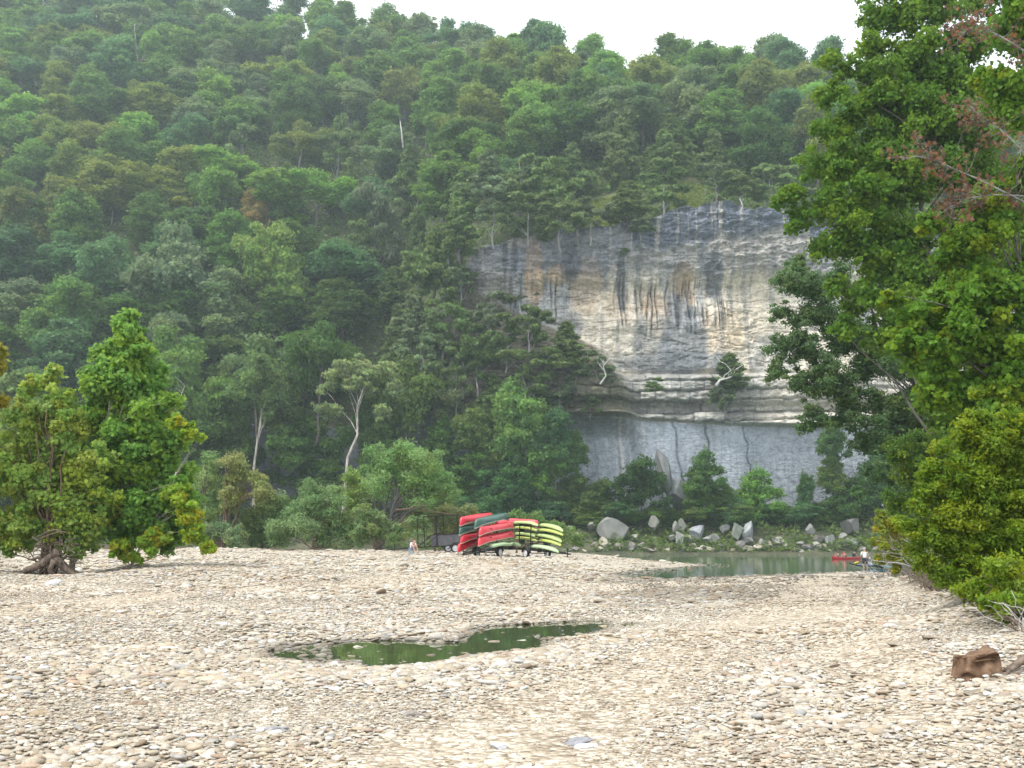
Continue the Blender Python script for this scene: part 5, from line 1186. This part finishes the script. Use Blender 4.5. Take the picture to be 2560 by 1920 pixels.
def wheel(parent, loc, rot, r_=.34):
    w_ = empty('wheel', loc, rot); w_.parent = parent; ty = MB(); n = 24; pr = [(.24, -.09), (.30, -.11), (.335, -.085), (.34, 0), (.335, .085), (.30, .11), (.24, .09)]
    V = [(math.cos(2*math.pi*i/n)*a, b, math.sin(2*math.pi*i/n)*a) for i in range(n) for a, b in pr]; m_ = len(pr)
    ty.add(V, [(i*m_+j, i*m_+j+1, ((i+1) % n)*m_+j+1, ((i+1) % n)*m_+j) for i in range(n) for j in range(m_-1)]); ty.build('tyre', MAT_TYRE, w_)
    rm = MB(); pr = [(.245, -.085), (.2, -.05), (.12, -.06), (.07, -.09), (.0, -.09)]; pr2 = [(a, -b) for a, b in pr]
    for q in (pr, pr2):
        V = [(math.cos(2*math.pi*i/n)*a, b, math.sin(2*math.pi*i/n)*a) for i in range(n) for a, b in q]; m_ = len(q)
        rm.add(V, [(i*m_+j, i*m_+j+1, ((i+1) % n)*m_+j+1, ((i+1) % n)*m_+j) for i in range(n) for j in range(m_-1)])
    rm.build('rim', MAT_RIM, w_); return w_
def fender(parent, x, y, w_=.28):
    m_ = MB(); n = 10; V = []
    for i in range(n+1):
        a = math.pi*(.02+.96*i/n); 
        for yy in (-w_/2, w_/2): V.append((x+math.cos(a)*.44, y+yy, .36+math.sin(a)*.44))
    m_.add(V, [(2*i, 2*i+1, 2*i+3, 2*i+2) for i in range(n)]); o = m_.build('fender', MAT_STEEL, parent); sl_ = o.modifiers.new('thick', 'SOLIDIFY'); sl_.thickness = .02
def trailer(loc, yaw, pitch, length, width, label, posts, arms, height, tongue=1.6, panel=False, axle=(0,)):
    """local +x = towards the tongue"""
    root = empty('boat_trailer', loc, (0, pitch, yaw)); hl, hw = length/2, width/2
    f = MB()
    for y in (-hw*.55, hw*.55): f.bar((-hl, y, .55), (hl, y, .55), .09, .07)
    for x in np.linspace(-hl, hl, 5): f.bar((x, -hw*.55, .55), (x, hw*.55, .55), .06)
    f.bar((-hl-.25, -hw, .50), (-hl-.25, hw, .50), .06); f.bar((-hl-.25, -hw*.5, .5), (-hl, -hw*.5, .55), .05); f.bar((-hl-.25, hw*.5, .5), (-hl, hw*.5, .55), .05)
    f.build('chassis', MAT_STEEL, root)
    t = MB(); t.bar((hl, -hw*.55, .55), (hl+tongue, 0, .50), .08); t.bar((hl, hw*.55, .55), (hl+tongue, 0, .50), .08); t.bar((hl+tongue-.1, 0, .5), (hl+tongue+.25, 0, .5), .09); t.build('tongue', MAT_STEEL, root)
    j = MB(); j.bar((hl+tongue-.2, .09, .9), (hl+tongue-.2, .09, .12), .05); j.box((hl+tongue-.2, .09, .1), (.15, .15, .03)); j.build('jack', MAT_STEEL, root)
    for ax in axle:
        a = MB(); a.bar((ax, -hw, .34), (ax, hw, .34), .06); a.build('axle', MAT_STEEL, root)
        for sy in (-1, 1):
            wheel(root, (ax, sy*(hw+.02), .34), (0, 0, 0)); fender(root, ax, sy*(hw+.02))
    for x, y in posts:
        p = MB(); p.bar((x, y, .55), (x, y, height), .06); p.build('post', MAT_STEEL, root)
    for x in sorted({p[0] for p in posts}):
        for z in arms:
            p = MB(); p.bar((x, -hw-.25, z), (x, hw+.25, z), .045); p.build('crossbar', MAT_STEEL, root)
    for z in (height,):
        for y in sorted({p[1] for p in posts}):
            xs = [p[0] for p in posts if p[1] == y]; p = MB(); p.bar((min(xs), y, z), (max(xs), y, z), .05); p.build('rail', MAT_STEEL, root)
    l = MB()
    for sy in (-1, 1): l.box((-hl-.29, sy*(hw-.1), .52), (.03, .16, .09))
    l.build('tail_light', plain('tail_lens', (.4, .02, .02), .3), root)
    return tag(root, label, 'trailer', 'boat trailers parked on the gravel bar')
def yaw_to(a, b): d = Vector(b)-Vector(a); return math.atan2(d.y, d.x)
p2 = Vector((-1.75, 74.1, gz(-1.75, 74.1)-.03))
trailer(p2, math.atan2(-4.2, -2.4), math.radians(5), 4.4, 1.9, 'middle trailer loaded with red and green canoes', [(-1.3, 0), (1.3, 0), (-1.3, .12), (1.3, .12)], (.95, 1.55, 2.15, 2.7), 2.85, 1.5)
p3 = Vector((1.85, 75.2, gz(1.85, 75.2)-.03))
trailer(p3, math.atan2(-4.4, 2.9), math.radians(3), 5.4, 1.9, 'right trailer loaded with lime green kayaks', [(-1.5, -.6), (-1.5, .6), (0, -.6), (0, .6), (1.6, 0)], (.95, 1.4, 1.85, 2.3), 2.45, 1.2)
p1 = Vector((-5.8, 81, gz(-5.8, 81)-.02))
t1 = trailer(p1, math.atan2(-1.6, -4.2), math.radians(3), 4.4, 1.9, 'empty trailer with a bare black rack and grey side panels', [(-1.9, -.95), (-.1, -.95), (1.5, -.95), (-1.9, .95), (-.1, .95), (1.5, .95)], (1.55, 2.15, 2.75), 2.95, 1.7, axle=(-1.0, -1.75))
for sy in (-1, 1):
    for x0, x1 in ((-2.2, -.92), (-.88, .35)):
        m_ = MB(); m_.box(((x0+x1)/2, sy*1.0, 1.02), (x1-x0, .03, .85)); m_.build('side_panel', MAT_MESHP, t1)
    m_ = MB(); m_.bar((.38, sy*1.0, 1.45), (1.5, sy*.9, .58), .06); m_.bar((-2.2, sy*1.02, 1.47), (.38, sy*1.02, 1.47), .05); m_.build('brace', MAT_STEEL, t1)
# paddle resting on the ground under the right trailer (pinkish board)
m_ = MB(); m_.box((0, 0, .05), (1.0, .35, .05)); m_.box((0, 0, .09), (.9, .25, .03)); o = m_.build('board', plain('pink_board', (.6, .28, .24), .6)); o.location = flat(1357, 1391, .84); o.location.z = gz(o.location.x, o.location.y); tag(o, 'faded pink board lying on the gravel under the right trailer', 'board')

# ------------------------------------------------------------------ people
def skinmat(name, c): return plain(name, c, .6, 0, .08, 10)
MAT_SKIN = skinmat('skin', (.50, .30, .22)); MAT_SKIN2 = skinmat('tanned_skin', (.36, .20, .14)); MAT_WHITE = plain('white_cotton', (.78, .79, .84), .85, 0, .06); MAT_SHORTD = plain('dark_shorts', (.03, .03, .05), .85)
MAT_JEAN = plain('blue_shorts', (.20, .27, .40), .85); MAT_HAIRB = plain('brown_hair', (.13, .055, .035), .8); MAT_HAIRD = plain('dark_hair', (.02, .016, .014), .7); MAT_REDC = plain('red_cloth', (.55, .03, .04), .8); MAT_DARKC = plain('dark_cloth', (.03, .035, .05), .8)
def skin_obj(name, V, E, R_, mat, parent, lvl=2):
    me = bpy.data.meshes.new(name); me.from_pydata([tuple(v) for v in V], E, []); o = link(name, me, mat, parent)
    sk = o.modifiers.new('skin', 'SKIN'); sk.use_smooth_shade = True
    for i, r_ in enumerate(R_): me.skin_vertices[0].data[i].radius = (r_, r_) if not isinstance(r_, tuple) else r_
    me.skin_vertices[0].data[0].use_root = True
    s = o.modifiers.new('sub', 'SUBSURF'); s.levels = lvl; s.render_levels = lvl
    return o
def person(loc, yaw, J, label, skin, shirt, shorts, hair, cap=False, sleeves=True, longp=False):
    """J: joint positions (metres) in a frame where the person faces +x; keys pelvis chest neck head shL elL haL shR elR haR hipL knL anL hipR knR anR"""
    root = empty('person', loc, (0, 0, yaw)); J = {k: Vector(v) for k, v in J.items()}
    V = [J['pelvis']]; E = []; R_ = [(.13, .15)]
    def add(p, r_, par): V.append(Vector(p)); R_.append(r_); E.append((par, len(V)-1)); return len(V)-1
    mid = add(J['pelvis'].lerp(J['chest'], .5), (.115, .14), 0); ch = add(J['chest'], (.12, .17), mid); nk = add(J['neck'], .055, ch)
    fw = (J['head']-J['neck']); hd = add(J['neck'].lerp(J['head'], .45), .075, nk); h2 = add(J['head'], (.095, .085), hd); add(J['head']+fw.normalized()*.09, (.07, .065), h2)
    face = J.get('face', J['head']+Vector((.115, 0, 0))); add(J['head'].lerp(face, .98)+Vector((0, 0, -.015)), .013, h2)       # nose
    for s in 'LR':
        sh = add(J['sh'+s], .062, ch); el = add(J['el'+s], .042, sh); ha = add(J['ha'+s], .027, el); d = (J['ha'+s]-J['el'+s]).normalized(); pm = add(J['ha'+s]+d*.06, (.038, .018), ha)
        side = d.cross(Vector((1, .2, .4))).normalized()
        for q, ln in ((-1.5, .055), (-.5, .07), (.5, .066), (1.5, .05)):
            k1 = add(J['ha'+s]+d*.105+side*q*.018, .009, pm); add(J['ha'+s]+d*(.105+ln)+side*q*.02+Vector((0, 0, -.02)), .007, k1)
        add(J['ha'+s]+d*.06+side*-.06, .010, pm)
        hp = add(J['hip'+s], .09, 0); kn = add(J['kn'+s], .058, hp); an = add(J['an'+s], .036, kn); ft = J['an'+s]+Vector((.15, 0, -.05)); add(ft, (.04, .03), an)
    skin_obj('body', V, E, R_, skin, root)
    # clothes
    V2 = [J['pelvis'].lerp(J['chest'], .12), J['pelvis'].lerp(J['chest'], .55), J['chest'], J['chest'].lerp(J['neck'], .55)]; E2 = [(0, 1), (1, 2), (2, 3)]; R2 = [(.155, .175), (.145, .165), (.15, .195), (.08, .10)]
    for s in 'LR':
        V2 += [J['sh'+s], J['sh'+s].lerp(J['el'+s], .7)]; R2 += [.085, .072]; n = len(V2); E2 += [(2, n-2), (n-2, n-1)]
    skin_obj('shirt', V2, E2, R2, shirt, root)
    V3 = [J['pelvis']+Vector((0, 0, .03))]; R3 = [(.155, .175)]; E3 = []
    for s in 'LR':
        V3 += [J['hip'+s], J['hip'+s].lerp(J['kn'+s], .8)]; R3 += [.115, .085]; n = len(V3); E3 += [(0, n-2), (n-2, n-1)]
    skin_obj('shorts', V3, E3, R3, shorts, root)
    up2 = fw.normalized(); back = (J['head']-face).normalized()
    hc = J['head']+up2*.05+back*.02
    skin_obj('cap' if cap else 'hair', [hc-up2*.03+back*.03, hc+up2*.03, hc+up2*.055]+([J['head']+up2*.06-back*.14] if cap else []), [(0, 1), (1, 2)]+([(1, 3)] if cap else []), [(.105, .1), (.10, .095), (.07, .07)]+([(.05, .012)] if cap else []), hair, root)
    return tag(root, label, 'person')
def sit(fwd=.35, bend=.25):   # seated, knees up
    return dict(pelvis=(0, 0, .14), chest=(.10+bend*.3, 0, .50), neck=(.2+bend*.4, 0, .66), head=(.30+bend*.5, 0, .80), face=(.40+bend*.5, 0, .74), shL=(.12+bend*.3, .18, .58), elL=(.30, .26, .38), haL=(.50, .12, .42), shR=(.12+bend*.3, -.18, .58), elR=(.30, -.26, .38), haR=(.50, -.10, .44),
                hipL=(.05, .10, .14), knL=(.42, .16, .44), anL=(.55, .14, .06), hipR=(.05, -.10, .14), knR=(.42, -.16, .44), anR=(.55, -.14, .06))
pp = at(1028, 1374, 74); pp.z = gz(pp.x, pp.y)+.02
# he sits on a low cooler beside the tongue
ck = MB(); ck.box((0, 0, .14), (.35, .5, .28)); ck.box((0, 0, .30), (.37, .52, .04)); ck.bar((-.1, -.27, .2), (-.1, .27, .2), .02); oc = ck.build('cooler', plain('cooler_grey', (.3, .34, .36), .6)); oc.location = pp; tag(oc, 'low grey cooler the man by the empty trailer sits on', 'cooler')
person(pp+Vector((0, 0, .22)), math.radians(-45), sit(), 'man in white t-shirt and blue shorts hunched over by the empty trailer', MAT_SKIN, MAT_WHITE, MAT_JEAN, MAT_HAIRB)
# standing in the shallows
K0 = flat(2170, 1421, 0)
stand = dict(pelvis=(0, 0, .95), chest=(.03, 0, 1.32), neck=(.05, 0, 1.50), head=(.09, 0, 1.66), face=(.20, 0, 1.63), shL=(.03, .20, 1.42), elL=(.05, .28, 1.14), haL=(.2, .24, .92), shR=(.03, -.20, 1.42), elR=(.05, -.28, 1.14), haR=(.22, -.22, .94), hipL=(0, .10, .92), knL=(.05, .12, .50), anL=(0, .13, .08), hipR=(0, -.10, .92), knR=(.08, -.13, .50), anR=(.03, -.13, .08))
person(K0+Vector((.1, .8, -.28)), math.radians(70), stand, 'person in white shirt, white cap and dark shorts standing in the river shallows', MAT_SKIN, MAT_WHITE, MAT_SHORTD, MAT_WHITE, cap=True)
kA = flat(2127, 1419, 0); kB = flat(2187, 1419, 0)
k1 = kayak(kA+Vector((0, .3, .05)), kB+Vector((1.2, -1.0, .05)), (.06, .12, .22), 'dark blue kayak floating beside the standing person', roll=0)
k2 = kayak(flat(2178, 1424, 0)+Vector((0, -.6, .05)), flat(2228, 1424, 0)+Vector((.9, .6, .05)), (.10, .46, .52), 'turquoise kayak nosed in at the shore right of the dark blue one', roll=0)
per = person(Vector(k1.location)+Vector((-.1, .0, .10)), math.radians(175), {**sit(bend=.0), 'knL': (.42, .16, .30), 'knR': (.42, -.16, .30)}, 'person in pale clothes sitting low in the dark blue kayak', MAT_SKIN, plain('pale_pink', (.66, .58, .62), .8), MAT_WHITE, MAT_HAIRB)
def paddle(a, b, col, label, blade2=True):
    a = Vector(a); b = Vector(b); root = empty('paddle', a); d = (b-a); m_ = MB(); m_.tube([Vector(), d], [.017, .017], 6); m_.build('shaft', MAT_BLACK, root)
    x = d.normalized(); s = x.cross(Vector((0, 1, .2))).normalized(); mt = plain('paddle_blade', col, .4)
    for e, sg in ((d, 1),)+(((Vector(), -1),) if blade2 else ()):
        m2 = MB(); c = [e+x*sg*u+s*v for u, v in ((0, -.03), (.1, -.09), (.3, -.1), (.42, -.05), (.42, .05), (.3, .1), (.1, .09), (0, .03))]; m2.add(c, [tuple(range(8))]); o = m2.build('blade', mt, root); q = o.modifiers.new('t', 'SOLIDIFY'); q.thickness = .02
    return tag(root, label, 'paddle')
paddle(flat(2170, 1420, 0)+Vector((0, .2, .55)), flat(2152, 1420, 0)+Vector((0, .2, .42)), (.75, .58, .03), 'yellow-bladed paddle resting across the dark blue kayak', False)
# red canoe with three paddlers
ca = flat(2079, 1398, 0); cb = flat(2153, 1397, 0); ctr = (ca+cb)/2
rc = canoe(Vector((ca.x, ca.y, -.1)), Vector((cb.x, cb.y, -.1)), (.62, .025, .04), 'red canoe with three paddlers out on the river', roll=0)
dx = (cb-ca).normalized(); yw = math.atan2(dx.y, dx.x)+math.pi
for t, sh, hr, sk, lb in ((.2, MAT_SKIN2, MAT_HAIRD, MAT_SKIN2, 'bare-chested paddler at the left end of the red river canoe'), (.45, MAT_REDC, MAT_REDC, MAT_SKIN, 'paddler in red shirt and red cap amid the river canoe'), (.72, MAT_DARKC, MAT_HAIRD, MAT_SKIN2, 'paddler in dark top at the right end of the river canoe')):
    q = ca.lerp(cb, t); person(Vector((q.x, q.y, .08)), yw if t < .7 else yw+2.6, sit(bend=.0), lb, sk, sh, MAT_DARKC, hr, cap=(t == .45))
paddle(ca.lerp(cb, .75)+Vector((0, -.2, .5)), ca.lerp(cb, 1.03)+Vector((.1, -.3, .35)), (.02, .02, .02), 'black paddle held over the right end of the river canoe', False)

# ------------------------------------------------------------------ haze
def haze():
    m_ = MB(); x0, x1, y0, y1, z0, z1 = -1400, 1400, -80, 900, -4, 330
    m_.box(((x0+x1)/2, (y0+y1)/2, (z0+z1)/2), (x1-x0, y1-y0, z1-z0)); k = M('haze'); k.n.remove(k.b); v = k.n.new('ShaderNodeVolumePrincipled')
    v.inputs['Color'].default_value = (.74, .90, .93, 1); v.inputs['Density'].default_value = .00036; v.inputs['Anisotropy'].default_value = .2
    k.to(v.outputs[0], k.n['Material Output'].inputs['Volume']); o = m_.build('haze', k.m); tag(o, 'thin pale summer haze', kind='stuff')
haze()
print('objects', len(bpy.data.objects))
